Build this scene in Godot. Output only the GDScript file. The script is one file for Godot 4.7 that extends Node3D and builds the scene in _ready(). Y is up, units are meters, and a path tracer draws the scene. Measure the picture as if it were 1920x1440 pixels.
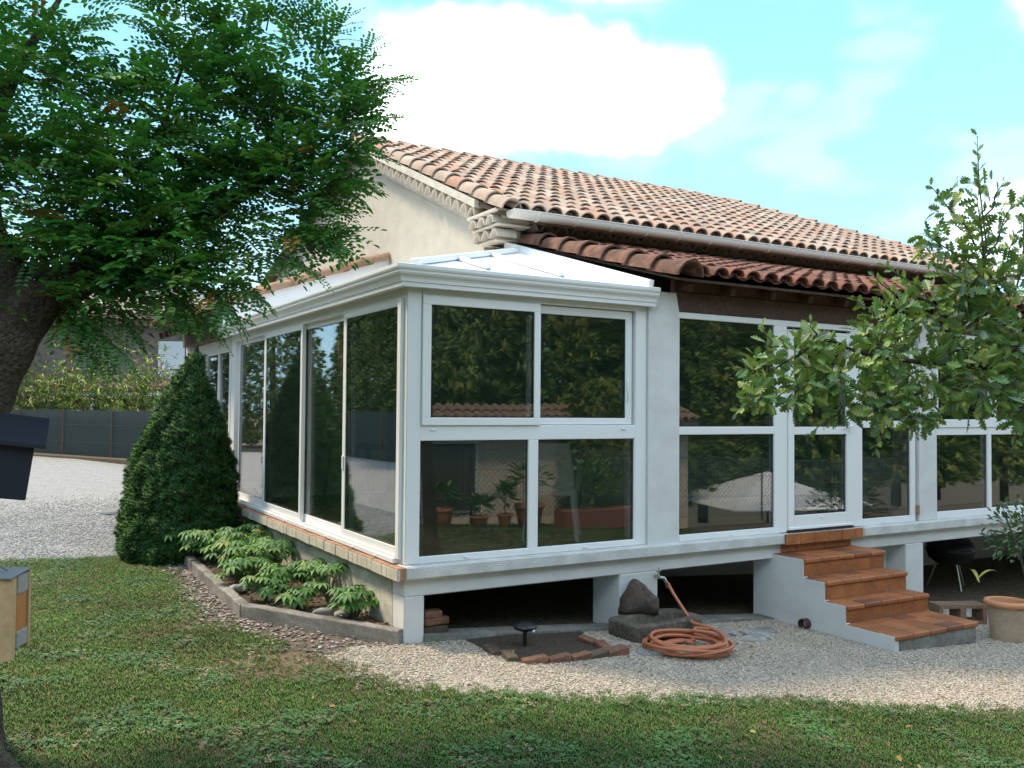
extends Node3D

var rng := RandomNumberGenerator.new()
var mats := {}
var noise_a := FastNoiseLite.new()
var noise_b := FastNoiseLite.new()

# ---------------------------------------------------------------- helpers: materials
func rgb(r: float, g: float, b: float) -> Color:
	return Color(r, g, b).linear_to_srgb()

func noise_tex(kind: int, freq: float, oct: int, c0: Color, c1: Color, sd: int, size := 512, mid := 0.5) -> NoiseTexture2D:
	var n := FastNoiseLite.new()
	n.seed = sd
	n.frequency = freq
	if kind == 2:
		n.noise_type = FastNoiseLite.TYPE_CELLULAR
		n.cellular_return_type = FastNoiseLite.RETURN_CELL_VALUE
		n.cellular_jitter = 1.0
		n.fractal_type = FastNoiseLite.FRACTAL_NONE
	elif kind == 3:
		n.noise_type = FastNoiseLite.TYPE_CELLULAR
		n.cellular_return_type = FastNoiseLite.RETURN_DISTANCE
		n.fractal_type = FastNoiseLite.FRACTAL_NONE
	else:
		n.noise_type = FastNoiseLite.TYPE_SIMPLEX_SMOOTH
		n.fractal_type = FastNoiseLite.FRACTAL_FBM
		n.fractal_octaves = oct
		n.fractal_gain = 0.6
	var g := Gradient.new()
	g.offsets = PackedFloat32Array([0.0, clampf(mid - 0.32, 0.01, 0.9), mid, clampf(mid + 0.32, 0.1, 0.99), 1.0])
	g.colors = PackedColorArray([c0, c0.lerp(c1, 0.15), c0.lerp(c1, 0.5), c0.lerp(c1, 0.85), c1])
	var t := NoiseTexture2D.new()
	t.width = size
	t.height = size
	t.seamless = true
	t.generate_mipmaps = false
	t.noise = n
	t.color_ramp = g
	return t

var shared_tex := {}
func relief(kind: int, freq: float, oct := 4) -> NoiseTexture2D:
	var key := "%d_%f" % [kind, freq]
	if not shared_tex.has(key):
		shared_tex[key] = noise_tex(kind, freq, oct, Color.BLACK, Color.WHITE, 91)
	return shared_tex[key]

func stain(lo: float, freq: float) -> NoiseTexture2D:
	var key := "s%f_%f" % [lo, freq]
	if not shared_tex.has(key):
		shared_tex[key] = noise_tex(0, freq, 5, Color(lo, lo, lo), Color(1, 1, 1), 17, 512, 0.42)
	return shared_tex[key]

func plain(name: String, c: Color, rough := 0.6, metal := 0.0) -> StandardMaterial3D:
	if mats.has(name):
		return mats[name]
	var m := StandardMaterial3D.new()
	m.resource_name = name
	m.albedo_color = c
	m.roughness = rough
	m.metallic = metal
	mats[name] = m
	return m

# colour noise between two linear colours, mapped in world space; scale = repeats per metre
func rough_mat(name: String, c0: Color, c1: Color, scale := 1.0, rough := 0.85, freq := 0.02, bump := 0.0, bump_freq := 0.06, stain_lo := 1.0, world := true, kind := 0) -> StandardMaterial3D:
	if mats.has(name):
		return mats[name]
	var m := StandardMaterial3D.new()
	m.resource_name = name
	m.roughness = rough
	m.albedo_texture = noise_tex(kind, freq, 5, c0, c1, hash(name) % 1000)
	m.uv1_triplanar = true
	m.uv1_world_triplanar = world
	m.uv1_scale = Vector3.ONE * scale
	if bump != 0.0:
		m.heightmap_enabled = true
		m.heightmap_texture = relief(3 if kind >= 2 else 0, bump_freq)
		m.heightmap_scale = bump
	if stain_lo < 1.0:
		m.detail_enabled = true
		m.detail_blend_mode = BaseMaterial3D.BLEND_MODE_MUL
		m.detail_albedo = stain(stain_lo, 0.012)
		m.detail_uv_layer = BaseMaterial3D.DETAIL_UV_2
		m.uv2_triplanar = true
		m.uv2_world_triplanar = true
		m.uv2_scale = Vector3(0.37, 0.53, 0.37)
	mats[name] = m
	return m

func leaf_mat(name: String, c: Color, back: Color, rough := 0.5) -> StandardMaterial3D:
	var m := plain(name, c, rough)
	m.vertex_color_use_as_albedo = true
	m.backlight_enabled = true
	m.backlight = back
	m.cull_mode = BaseMaterial3D.CULL_DISABLED
	return m

# ---------------------------------------------------------------- helpers: geometry
func tool() -> SurfaceTool:
	var st := SurfaceTool.new()
	st.begin(Mesh.PRIMITIVE_TRIANGLES)
	return st

func tri(st: SurfaceTool, a: Vector3, b: Vector3, c: Vector3, inside: Vector3) -> void:
	var n := (b - a).cross(c - a)
	if n.length_squared() < 1e-16:
		return
	n = n.normalized()
	if n.dot(a - inside) < 0.0:
		n = -n
		var t := b
		b = c
		c = t
	st.set_normal(n)
	st.add_vertex(a)
	st.set_normal(n)
	st.add_vertex(c)
	st.set_normal(n)
	st.add_vertex(b)

# a leaf face: given normal, wound to agree with it
func leaf_tri(st: SurfaceTool, a: Vector3, b: Vector3, c: Vector3, n: Vector3) -> void:
	if (b - a).cross(c - a).dot(n) > 0.0:
		var t := b
		b = c
		c = t
	for v in [a, b, c]:
		st.set_normal(n)
		st.add_vertex(v)

func quad(st: SurfaceTool, a: Vector3, b: Vector3, c: Vector3, d: Vector3, inside: Vector3) -> void:
	tri(st, a, b, c, inside)
	tri(st, a, c, d, inside)

func box(st: SurfaceTool, lo: Vector3, hi: Vector3, ch := 0.0) -> void:
	var c := (lo + hi) * 0.5
	obox(st, Transform3D(Basis(), c), (hi - lo) * 0.5, ch)

func obox(st: SurfaceTool, t: Transform3D, h: Vector3, ch := 0.0) -> void:
	ch = minf(ch, minf(h.x, minf(h.y, h.z)) * 0.6)
	var q := func(axis: int, s: Vector3) -> Vector3:
		var v := Vector3(s.x * (h.x - ch), s.y * (h.y - ch), s.z * (h.z - ch))
		v[axis] = s[axis] * h[axis]
		return t * v
	var c := t.origin
	for a in 3:
		var b := (a + 1) % 3
		var e := (a + 2) % 3
		for sa in [-1.0, 1.0]:
			var p: Array = []
			for k in [[-1.0, -1.0], [1.0, -1.0], [1.0, 1.0], [-1.0, 1.0]]:
				var s := Vector3.ZERO
				s[a] = sa
				s[b] = k[0]
				s[e] = k[1]
				p.append(q.call(a, s))
			quad(st, p[0], p[1], p[2], p[3], c)
			if ch > 0.0:
				for sb in [-1.0, 1.0]:
					var s0 := Vector3.ZERO
					s0[a] = sa
					s0[b] = sb
					s0[e] = -1.0
					var s1 := s0
					s1[e] = 1.0
					quad(st, q.call(a, s0), q.call(a, s1), q.call(b, s1), q.call(b, s0), c)
	if ch > 0.0:
		for i in 8:
			var s := Vector3(1.0 if i & 1 else -1.0, 1.0 if i & 2 else -1.0, 1.0 if i & 4 else -1.0)
			tri(st, q.call(0, s), q.call(1, s), q.call(2, s), c)

# a grid of points drawn smooth; normal = along-row x along-column, or the reverse
func surf(st: SurfaceTool, rows: Array, flip := false, ring := false) -> void:
	var nr := rows.size()
	var nc: int = rows[0].size()
	var nrm: Array = []
	for i in nr:
		var line := PackedVector3Array()
		for j in nc:
			var a: Vector3 = rows[i][(j + 1) % nc if ring else mini(j + 1, nc - 1)] - rows[i][(j - 1 + nc) % nc if ring else maxi(j - 1, 0)]
			var b: Vector3 = rows[mini(i + 1, nr - 1)][j] - rows[maxi(i - 1, 0)][j]
			var n := a.cross(b)
			n = n.normalized() if n.length_squared() > 1e-16 else Vector3.ZERO
			line.append(-n if flip else n)
		nrm.append(line)
	# where a row closes to a point, take the normal of the row beside it
	for i in nr:
		for j in nc:
			if nrm[i][j] == Vector3.ZERO:
				var o: Vector3 = nrm[i + 1][j] if i < nr / 2 else nrm[i - 1][j]
				nrm[i][j] = o if o != Vector3.ZERO else Vector3.UP
	for i in nr - 1:
		for j in (nc if ring else nc - 1):
			var k := (j + 1) % nc
			var idx := [[i, j], [i, k], [i + 1, k], [i, j], [i + 1, k], [i + 1, j]]
			var order := [0, 1, 2, 3, 4, 5] if flip else [0, 2, 1, 3, 5, 4]
			for o in order:
				var r: int = idx[o][0]
				var c: int = idx[o][1]
				st.set_normal(nrm[r][c])
				st.add_vertex(rows[r][c])

func tube(st: SurfaceTool, pts: Array, radii: Array, n := 8, wob := 0.0, wf := 5.0) -> void:
	var rows: Array = []
	var up := Vector3(0.31, 0.2, 0.93).normalized()
	for i in pts.size():
		var d: Vector3 = (pts[mini(i + 1, pts.size() - 1)] - pts[maxi(i - 1, 0)]).normalized()
		var x := up.cross(d).normalized()
		if x.length_squared() < 0.1:
			x = Vector3.RIGHT.cross(d).normalized()
		up = d.cross(x).normalized()
		var row := PackedVector3Array()
		for k in n:
			var a := TAU * k / n
			var dir := x * cos(a) + up * sin(a)
			var p: Vector3 = pts[i]
			var r: float = radii[i] if i < radii.size() else radii[-1]
			if wob > 0.0:
				var qv: Vector3 = (p + dir * r) * wf
				r *= 1.0 + wob * noise_a.get_noise_3dv(qv * 20.0)
			row.append(p + dir * r)
		rows.append(row)
	surf(st, rows, false, true)
	for e in [0, pts.size() - 1]:
		var c: Vector3 = pts[e]
		var inside: Vector3 = pts[1] if e == 0 else pts[pts.size() - 2]
		for k in n:
			tri(st, c, rows[e][k], rows[e][(k + 1) % n], inside)

# the same path with more rings, so that a rough surface has room
func dense(pts: Array, radii: Array, per: int) -> Array:
	var p: Array = []
	var q: Array = []
	for i in pts.size() - 1:
		var a: Vector3 = pts[maxi(i - 1, 0)]
		var d: Vector3 = pts[mini(i + 2, pts.size() - 1)]
		for k in per:
			var t := k / float(per)
			p.append(pts[i].cubic_interpolate(pts[i + 1], a, d, t))
			q.append(lerpf(radii[i], radii[i + 1], t))
	p.append(pts[-1])
	q.append(radii[-1])
	return [p, q]

func lathe(st: SurfaceTool, prof: Array, n := 24, at := Vector3.ZERO) -> void:
	var rows: Array = []
	for p in prof:
		var row := PackedVector3Array()
		for k in n:
			var a := TAU * k / n
			row.append(at + Vector3(cos(a) * p.x, p.y, sin(a) * p.x))
		rows.append(row)
	surf(st, rows, true, true)

# a flat outline (in x,y of t) pushed along z of t from z0 to z1
func prism(st: SurfaceTool, outline: PackedVector2Array, t: Transform3D, z0: float, z1: float) -> void:
	var ids := Geometry2D.triangulate_polygon(outline)
	for z in [z0, z1]:
		for i in range(0, ids.size(), 3):
			var p: Array = []
			for k in 3:
				var v := outline[ids[i + k]]
				p.append(t * Vector3(v.x, v.y, z))
			tri(st, p[0], p[1], p[2], p[0] + t.basis.z * ((z1 - z0) if z == z0 else (z0 - z1)))
	var ccw := not Geometry2D.is_polygon_clockwise(outline)
	for i in outline.size():
		var a := outline[i]
		var b := outline[(i + 1) % outline.size()]
		var e := b - a
		var nrm := Vector2(e.y, -e.x).normalized()
		if not ccw:
			nrm = -nrm
		var mid := (a + b) * 0.5 - nrm
		quad(st, t * Vector3(a.x, a.y, z0), t * Vector3(b.x, b.y, z0), t * Vector3(b.x, b.y, z1), t * Vector3(a.x, a.y, z1), t * Vector3(mid.x, mid.y, (z0 + z1) * 0.5))

# profile (out, up) swept along a path of corners with mitred joints; out = to the right of travel
func sweep(st: SurfaceTool, prof: PackedVector2Array, path: Array) -> void:
	var rows: Array = []
	for i in path.size():
		var d0: Vector3 = (path[i] - path[maxi(i - 1, 0)]).normalized() if i > 0 else (path[1] - path[0]).normalized()
		var d1: Vector3 = (path[mini(i + 1, path.size() - 1)] - path[i]).normalized() if i < path.size() - 1 else d0
		var r0 := d0.cross(Vector3.UP).normalized()
		var r1 := d1.cross(Vector3.UP).normalized()
		var m := (r0 + r1).normalized()
		m = m / maxf(m.dot(r0), 0.3)
		var row := PackedVector3Array()
		for p in prof:
			row.append(path[i] + m * p.x + Vector3.UP * p.y)
		rows.append(row)
	for i in rows.size() - 1:
		var c := Vector3.ZERO
		for j in prof.size():
			c += rows[i][j] + rows[i + 1][j]
		c /= prof.size() * 2.0
		for j in prof.size():
			var k := (j + 1) % prof.size()
			var a: Vector3 = rows[i][j]
			var b: Vector3 = rows[i][k]
			# outward side from the profile's own winding
			var e := prof[k] - prof[j]
			var o := Vector2(e.y, -e.x)
			if Geometry2D.is_polygon_clockwise(prof):
				o = -o
			var d: Vector3 = (rows[i + 1][j] - rows[i][j]).normalized()
			var rr := d.cross(Vector3.UP).normalized()
			var out := (rr * o.x + Vector3.UP * o.y).normalized()
			quad(st, a, b, rows[i + 1][k], rows[i + 1][j], a - out)
	var ids := Geometry2D.triangulate_polygon(prof)
	for e in [0, rows.size() - 1]:
		var other: Vector3 = rows[1][0] if e == 0 else rows[rows.size() - 2][0]
		for i in range(0, ids.size(), 3):
			tri(st, rows[e][ids[i]], rows[e][ids[i + 1]], rows[e][ids[i + 2]], other)

# ---------------------------------------------------------------- helpers: the tree of named nodes
func mesh_node(called: String, mesh: Mesh, mat: Material, parent: Node = null) -> MeshInstance3D:
	var o := MeshInstance3D.new()
	o.name = called
	o.mesh = mesh
	if mat:
		o.material_override = mat
	(parent if parent else self).add_child(o, true)
	return o

func part(called: String, st: SurfaceTool, mat: Material, parent: Node = null) -> MeshInstance3D:
	return mesh_node(called, st.commit(), mat, parent)

func pbox(called: String, lo: Vector3, hi: Vector3, mat: Material, parent: Node, ch := 0.004) -> MeshInstance3D:
	var st := tool()
	box(st, lo, hi, ch)
	return part(called, st, mat, parent)

func numbered(called: String) -> String:
	if not has_node(NodePath(called)):
		return called
	var i := 1
	while has_node(NodePath("%s_%03d" % [called, i])):
		i += 1
	return "%s_%03d" % [called, i]

func thing(called: String, label: String, category: String, at := Vector3.ZERO, turn := 0.0, group := "") -> Node3D:
	var o := Node3D.new()
	o.name = numbered(called)
	add_child(o)
	o.position = at
	o.rotation.y = turn
	tag(o, label, category, group)
	return o

func tag(o: Node, label: String, category: String, group := "", kind := "") -> void:
	o.set_meta("label", label)
	o.set_meta("category", category)
	if group:
		o.set_meta("group", group)
	if kind:
		o.set_meta("kind", kind)

func single(called: String, st: SurfaceTool, mat: Material, label: String, category: String, group := "") -> MeshInstance3D:
	var o := MeshInstance3D.new()
	o.name = numbered(called)
	o.mesh = st.commit()
	o.material_override = mat
	add_child(o)
	tag(o, label, category, group)
	return o

func copy(src: Node3D, label: String, at: Vector3, turn: float, sc := Vector3.ONE) -> Node3D:
	var o: Node3D = src.duplicate()
	o.name = numbered(src.name)
	add_child(o)
	o.position = at
	o.rotation.y = turn
	o.scale = sc
	o.set_meta("label", label)
	return o

func structure(called: String, mesh: Mesh, mat: Material, label: String, category: String) -> MeshInstance3D:
	var o := mesh_node(called, mesh, mat)
	tag(o, label, category, "", "structure")
	return o

func many(called: String, mesh: Mesh, mat: Material, xf: Array, cols: Array, parent: Node = null) -> MultiMeshInstance3D:
	var mm := MultiMesh.new()
	mm.transform_format = MultiMesh.TRANSFORM_3D
	mm.use_colors = cols.size() > 0
	mm.mesh = mesh
	mm.instance_count = xf.size()
	for i in xf.size():
		mm.set_instance_transform(i, xf[i])
		if cols.size():
			mm.set_instance_color(i, cols[i])
	var o := MultiMeshInstance3D.new()
	o.name = called
	o.multimesh = mm
	o.material_override = mat
	(parent if parent else self).add_child(o, true)
	o.set_meta("kind", "stuff")
	return o

# ---------------------------------------------------------------- the lie of the land
func ground(x: float, z: float) -> float:
	var y := -0.0625 * clampf(x, 0.0, 9.0)
	var s := smoothstep(7.9, 9.0, z)
	y -= s * (0.85 + 0.09 * clampf(x, 0.0, 16.0))
	return y

func inside(p: Vector2, poly: PackedVector2Array) -> bool:
	return Geometry2D.is_point_in_polygon(p, poly)

func sheet(poly: PackedVector2Array, cell: float, lift: float, bumps := 0.0) -> ArrayMesh:
	var st := tool()
	var lo := poly[0]
	var hi := poly[0]
	for p in poly:
		lo = lo.min(p)
		hi = hi.max(p)
	var x := lo.x
	var h := func(a: float, b: float) -> Vector3:
		return Vector3(a, ground(a, b) + lift + bumps * noise_a.get_noise_2d(a * 60.0, b * 60.0), b)
	while x < hi.x:
		var z := lo.y
		while z < hi.y:
			if inside(Vector2(x + cell * 0.5, z + cell * 0.5), poly):
				var a: Vector3 = h.call(x, z)
				var b: Vector3 = h.call(x + cell, z)
				var c: Vector3 = h.call(x + cell, z + cell)
				var d: Vector3 = h.call(x, z + cell)
				quad(st, a, b, c, d, a - Vector3(0, 5, 0))
			z += cell
		x += cell
	return st.commit()

# ---------------------------------------------------------------- the sky: air and clouds only
func sky_image() -> Image:
	var w := 1536
	var h := 768
	var im := Image.create(w, h, false, Image.FORMAT_RGBF)
	var n := FastNoiseLite.new()
	n.seed = 5
	n.noise_type = FastNoiseLite.TYPE_SIMPLEX_SMOOTH
	n.fractal_octaves = 5
	n.frequency = 1.0
	# azimuth, elevation, half widths (degrees), weight
	var blobs := [[30.0, 20.3, 8.6, 3.7, 1.0], [25.5, 17.8, 5.0, 2.6, 0.9], [37.0, 19.2, 5.6, 2.9, 0.9], [37.0, 25.8, 5.0, 1.2, 0.4], [66.0, 22.5, 6.0, 4.6, 0.9], [53.0, 20.9, 2.6, 0.8, 0.06], [48.0, 18.9, 1.4, 0.7, 0.06], [60.0, 10.5, 5.0, 3.0, 0.30],
		[100.0, 24.0, 16.0, 6.0, 0.9], [140.0, 33.0, 18.0, 8.0, 0.9], [175.0, 22.0, 20.0, 6.0, 0.9], [215.0, 38.0, 18.0, 9.0, 0.9], [250.0, 24.0, 16.0, 6.0, 0.9], [290.0, 34.0, 18.0, 8.0, 0.9], [330.0, 22.0, 14.0, 6.0, 0.9], [20.0, 50.0, 20.0, 8.0, 0.8], [110.0, 58.0, 26.0, 9.0, 0.8], [230.0, 62.0, 28.0, 9.0, 0.8]]
	for j in h:
		var el := 90.0 - (j + 0.5) / h * 180.0
		for i in w:
			var az := (i + 0.5) / w * 360.0
			var e := maxf(el, 0.0)
			var t := clampf(e / 30.0, 0.0, 1.0)
			var c := Vector3(0.30, 0.47, 0.56).lerp(Vector3(0.135, 0.335, 0.53), pow(t, 0.8))
			c = c.lerp(Vector3(0.18, 0.34, 0.55), smoothstep(22.0, 75.0, e))
			if el > -4.0:
				var cl := 0.0
				var ra := deg_to_rad(az)
				var re := deg_to_rad(el)
				var d := Vector3(sin(ra) * cos(re), sin(re), -cos(ra) * cos(re))
				var f := n.get_noise_3dv(d * 9.0) * 0.75 + n.get_noise_3dv(d * 34.0) * 0.22
				for b in blobs:
					var da := absf(wrapf(az - b[0], -180.0, 180.0))
					if da < b[2] * 2.4 and absf(el - b[1]) < b[3] * 2.4:
						var q := sqrt(pow(da / b[2], 2.0) + pow((el - b[1]) / b[3], 2.0))
						cl = maxf(cl, b[4] * smoothstep(1.3, 0.5, q - f * 0.5))
				cl = maxf(cl, lerpf(0.06, 0.5, smoothstep(30.0, 55.0, el)) * smoothstep(0.0, 0.5, n.get_noise_3dv(d * Vector3(5.0, 11.0, 5.0)) * 1.2))
				c = c.lerp(Vector3(1.5, 1.5, 1.48), clampf(cl, 0.0, 1.0))
			im.set_pixel(i, j, Color(c.x, c.y, c.z))
	return im

# ---------------------------------------------------------------- tiles
# one canal cover tile: local z runs down the slope (the low end is z = len), y up
func cover_tile(len: float, r_low: float, r_high: float, thick: float, lift: float, n := 8, collar := 0.0, flat := 1.0) -> ArrayMesh:
	var st := tool()
	var outer: Array = []
	var inner: Array = []
	var zs := [0.0, len * 0.5, len] if collar == 0.0 else [0.0, len - 0.075, len - 0.06, len]
	for z in zs:
		var t: float = z / len
		var r: float = lerpf(r_high, r_low, t) + (collar if collar > 0.0 and z > len - 0.065 else 0.0)
		var a := PackedVector3Array()
		var b := PackedVector3Array()
		for k in n + 1:
			var g := PI * (0.0 + 1.0 * k / n)
			a.append(Vector3(-cos(g) * r, sin(g) * r * flat + lift * t, z))
			b.append(Vector3(-cos(g) * (r - thick), sin(g) * (r * flat - thick) + lift * t, z))
		outer.append(a)
		inner.append(b)
	surf(st, outer, true)
	surf(st, inner)
	var i := outer.size() - 1
	for k in n:
		quad(st, outer[i][k], outer[i][k + 1], inner[i][k + 1], inner[i][k], outer[0][n / 2])
	return st.commit()

func trough_tile(len: float, r: float, lift: float, n := 5) -> ArrayMesh:
	var st := tool()
	var rows: Array = []
	for z in [0.0, len]:
		var row := PackedVector3Array()
		for k in n + 1:
			var g := PI * (0.12 + 0.76 * k / n)
			row.append(Vector3(-cos(g) * r, r * 0.75 - sin(g) * r * 0.75 + lift * z / len, z))
		rows.append(row)
	surf(st, rows, true)
	for k in n:
		var a: Vector3 = rows[1][k]
		var b: Vector3 = rows[1][k + 1]
		quad(st, a, b, b - Vector3(0, 0.014, 0), a - Vector3(0, 0.014, 0), Vector3(0, 0, 0))
	return st.commit()

# lay tiles on a slope; origin = the low left corner of the deck, along = unit vector along the eave,
# down = unit vector down the slope. keep(u, v) says whether a tile whose low end lies u along and v up is on this roof
func lay_tiles(owner_part: Node3D, origin: Vector3, along: Vector3, down: Vector3, cols: int, rows: int, pitch: float, course: float, tile: Mesh, trough: Mesh, tints: Array, trough_mat: Material, most: int, keep: Callable) -> void:
	var up := down.cross(along)
	var places: Array = []
	var lows: Array = []
	for r in rows:
		for c in cols:
			if not keep.call(c * pitch, (r + 1) * course):
				continue
			var p := origin + along * (c * pitch + rng.randf_range(-0.006, 0.006)) - down * ((r + 1) * course + rng.randf_range(-0.012, 0.012)) + up * 0.03
			var basis := Basis(along, up, down).rotated(up, rng.randf_range(-0.02, 0.02)).rotated(along, rng.randf_range(-0.012, 0.012))
			places.append(Transform3D(basis, p))
			lows.append(Transform3D(Basis(along, up, down), origin + along * ((c + 0.5) * pitch) - down * ((r + 1) * course) + up * 0.012))
	var eye := Vector3(-2.73, 1.75, 6.23)
	places.sort_custom(func(a, b): return a.origin.distance_squared_to(eye) < b.origin.distance_squared_to(eye))
	var rest: Array = []
	var tint: Array = []
	for i in places.size():
		if i < most:
			var o := mesh_node("roof_tile", tile, tints[rng.randi() % tints.size()], owner_part)
			o.transform = places[i]
		else:
			rest.append(places[i])
	if rest.size():
		var per: Array = []
		for k in tints.size():
			per.append([])
		for t in rest:
			per[rng.randi() % tints.size()].append(t)
		for k in tints.size():
			if per[k].size():
				many("far_roof_tiles", tile, tints[k], per[k], [], owner_part)
	many("channel_tiles", trough, trough_mat, lows, [], owner_part)

# ---------------------------------------------------------------- camera, sky, light
func setup() -> void:
	rng.seed = 20240611
	noise_a.seed = 3
	noise_a.noise_type = FastNoiseLite.TYPE_SIMPLEX_SMOOTH
	noise_a.frequency = 0.01
	noise_a.fractal_octaves = 3
	noise_b.seed = 8
	noise_b.noise_type = FastNoiseLite.TYPE_SIMPLEX_SMOOTH
	noise_b.frequency = 0.01
	noise_b.fractal_octaves = 4
	var cam := Camera3D.new()
	cam.name = "camera"
	cam.fov = 46.32
	cam.near = 0.05
	cam.far = 900.0
	cam.transform = Transform3D(Basis(Vector3(0.8627, 0.0080, 0.5056), Vector3(-0.0219, 0.9995, 0.0215), Vector3(-0.5052, -0.0307, 0.8624)).orthonormalized(), Vector3(-2.73, 1.75, 6.23))
	cam.current = true
	add_child(cam)
	var env := Environment.new()
	env.background_mode = Environment.BG_SKY
	var sky := Sky.new()
	var pm := PanoramaSkyMaterial.new()
	pm.panorama = ImageTexture.create_from_image(sky_image())
	pm.energy_multiplier = 1.0
	sky.sky_material = pm
	env.sky = sky
	env.tonemap_mode = Environment.TONE_MAPPER_LINEAR
	env.tonemap_exposure = 2.75
	env.sdfgi_enabled = true
	env.ssao_enabled = true
	env.ssil_enabled = true
	var we := WorldEnvironment.new()
	we.name = "world"
	we.environment = env
	add_child(we)
	var sun := DirectionalLight3D.new()
	sun.name = "sun"
	sun.light_color = Color(1.0, 0.92, 0.80)
	sun.light_energy = 0.6
	sun.light_angular_distance = 10.0
	sun.shadow_enabled = true
	# high, from behind the house and to its left
	sun.look_at_from_position(Vector3(-0.62, 1.25, -0.75), Vector3.ZERO, Vector3.UP)
	add_child(sun)

# ---------------------------------------------------------------- ground, lawn, gravel
var lawn_poly := PackedVector2Array([Vector2(-9, -5.3), Vector2(-2.45, -5.42), Vector2(-2.24, -5.36), Vector2(-1.6, -5.2), Vector2(-1.14, -5.15), Vector2(-0.98, -4.8), Vector2(-1.06, -3.4), Vector2(-1.12, -2.3), Vector2(-1.1, -1.5), Vector2(-0.98, -0.86), Vector2(-0.76, -0.37), Vector2(-0.56, 0.0), Vector2(-0.5, 0.4), Vector2(-0.47, 0.86), Vector2(-0.16, 1.22), Vector2(0.52, 1.62), Vector2(1.17, 1.87), Vector2(1.85, 2.1), Vector2(2.16, 2.38), Vector2(3.21, 2.8), Vector2(5.0, 3.6), Vector2(9.5, 5.0), Vector2(9.5, 7.7), Vector2(-9, 7.7)])
var path_poly := PackedVector2Array([Vector2(-0.62, 0.0), Vector2(-0.3, -0.1), Vector2(-0.04, 0.02), Vector2(12, 0.02), Vector2(12, 5.4), Vector2(9.5, 5.15), Vector2(5.0, 3.75), Vector2(3.21, 2.92), Vector2(2.16, 2.48), Vector2(1.85, 2.22), Vector2(1.17, 1.97), Vector2(0.52, 1.72), Vector2(-0.16, 1.32), Vector2(-0.52, 0.9), Vector2(-0.6, 0.4)])
var strip_poly := PackedVector2Array([Vector2(-0.74, -4.95), Vector2(-0.79, -2.8), Vector2(-0.86, -1.4), Vector2(-0.45, -0.6), Vector2(-0.1, 0.0), Vector2(-0.55, 0.1), Vector2(-0.82, -0.4), Vector2(-1.0, -0.9), Vector2(-1.12, -1.6), Vector2(-1.12, -2.4), Vector2(-1.05, -3.4), Vector2(-0.98, -4.9)])
var drive_poly := PackedVector2Array([Vector2(-8.6, -5.2), Vector2(-2.4, -5.35), Vector2(-1.14, -5.05), Vector2(-0.7, -4.9), Vector2(0.1, -4.9), Vector2(0.1, -9.0), Vector2(2.3, -9.5), Vector2(4.0, -21.0), Vector2(-2.0, -33.5), Vector2(-8.6, -29.0)])

func dry(x: float, z: float) -> float:
	var d := noise_b.get_noise_2d(x * 55.0, z * 55.0) * 0.8 + noise_b.get_noise_2d(x * 230.0 + 70.0, z * 230.0) * 0.35
	# worn ground beside the bed and at the edge of the gravel
	d += 0.75 * exp(-pow(Vector2(x + 0.75, z - 0.0).length() / 0.55, 2.0)) + 0.5 * exp(-pow(Vector2(x + 1.15, z + 1.4).length() / 0.35, 2.0)) + 0.35 * exp(-pow(Vector2(x - 2.3, z - 3.2).length() / 0.7, 2.0)) + 0.3 * exp(-pow(Vector2(x + 2.2, z - 1.6).length() / 0.5, 2.0))
	return d

func blade_mesh(n: int, h: float, w: float, spread: float, sd: int) -> ArrayMesh:
	var r := RandomNumberGenerator.new()
	r.seed = sd
	var st := tool()
	for i in n:
		var a := r.randf() * TAU
		var b := Vector3(cos(a), 0, sin(a)) * r.randf() * spread
		var lean := Vector3(r.randf_range(-1, 1), 0, r.randf_range(-1, 1)) * h * 0.75
		var hh := h * r.randf_range(0.5, 1.15)
		var side := Vector3(cos(a * 3.0), 0, sin(a * 3.0)) * w * 0.5
		var m := b + lean * 0.35 + Vector3(0, hh * 0.6, 0)
		var t := b + lean + Vector3(0, hh, 0)
		var nn := Vector3(lean.x, h, lean.z).normalized()
		for q in [[b - side, b + side, m + side * 0.8], [b - side, m + side * 0.8, m - side * 0.8], [m - side * 0.8, m + side * 0.8, t]]:
			leaf_tri(st, q[0], q[1], q[2], nn)
	return st.commit()

func clover_mesh(sd: int) -> ArrayMesh:
	var r := RandomNumberGenerator.new()
	r.seed = sd
	var st := tool()
	for i in 5:
		var b := Vector3(r.randf_range(-0.03, 0.03), r.randf_range(0.012, 0.035), r.randf_range(-0.03, 0.03))
		for k in 3:
			var a := TAU * k / 3.0 + r.randf() * 0.4
			var d := Vector3(cos(a), r.randf_range(-0.2, 0.5), sin(a)) * 0.013
			var s := Vector3(-sin(a), 0, cos(a)) * 0.007
			leaf_tri(st, b, b + d * 0.6 + s, b + d, Vector3.UP)
			leaf_tri(st, b, b + d, b + d * 0.6 - s, Vector3.UP)
	return st.commit()

func pebble_mesh(sd: int) -> ArrayMesh:
	var r := RandomNumberGenerator.new()
	r.seed = sd
	var st := tool()
	var pts: Array = []
	var rings := [[0.0, -0.6], [0.85, -0.25], [0.95, 0.2], [0.0, 0.62]]
	var rows: Array = []
	for g in rings:
		var row: Array = []
		for k in 6:
			var a := TAU * k / 6.0
			var q: float = g[0] * r.randf_range(0.75, 1.1)
			row.append(Vector3(cos(a) * q, g[1] * r.randf_range(0.8, 1.1), sin(a) * q * 0.8))
		rows.append(row)
	for i in 3:
		for k in 6:
			quad(st, rows[i][k], rows[i][(k + 1) % 6], rows[i + 1][(k + 1) % 6], rows[i + 1][k], Vector3.ZERO)
	return st.commit()

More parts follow.
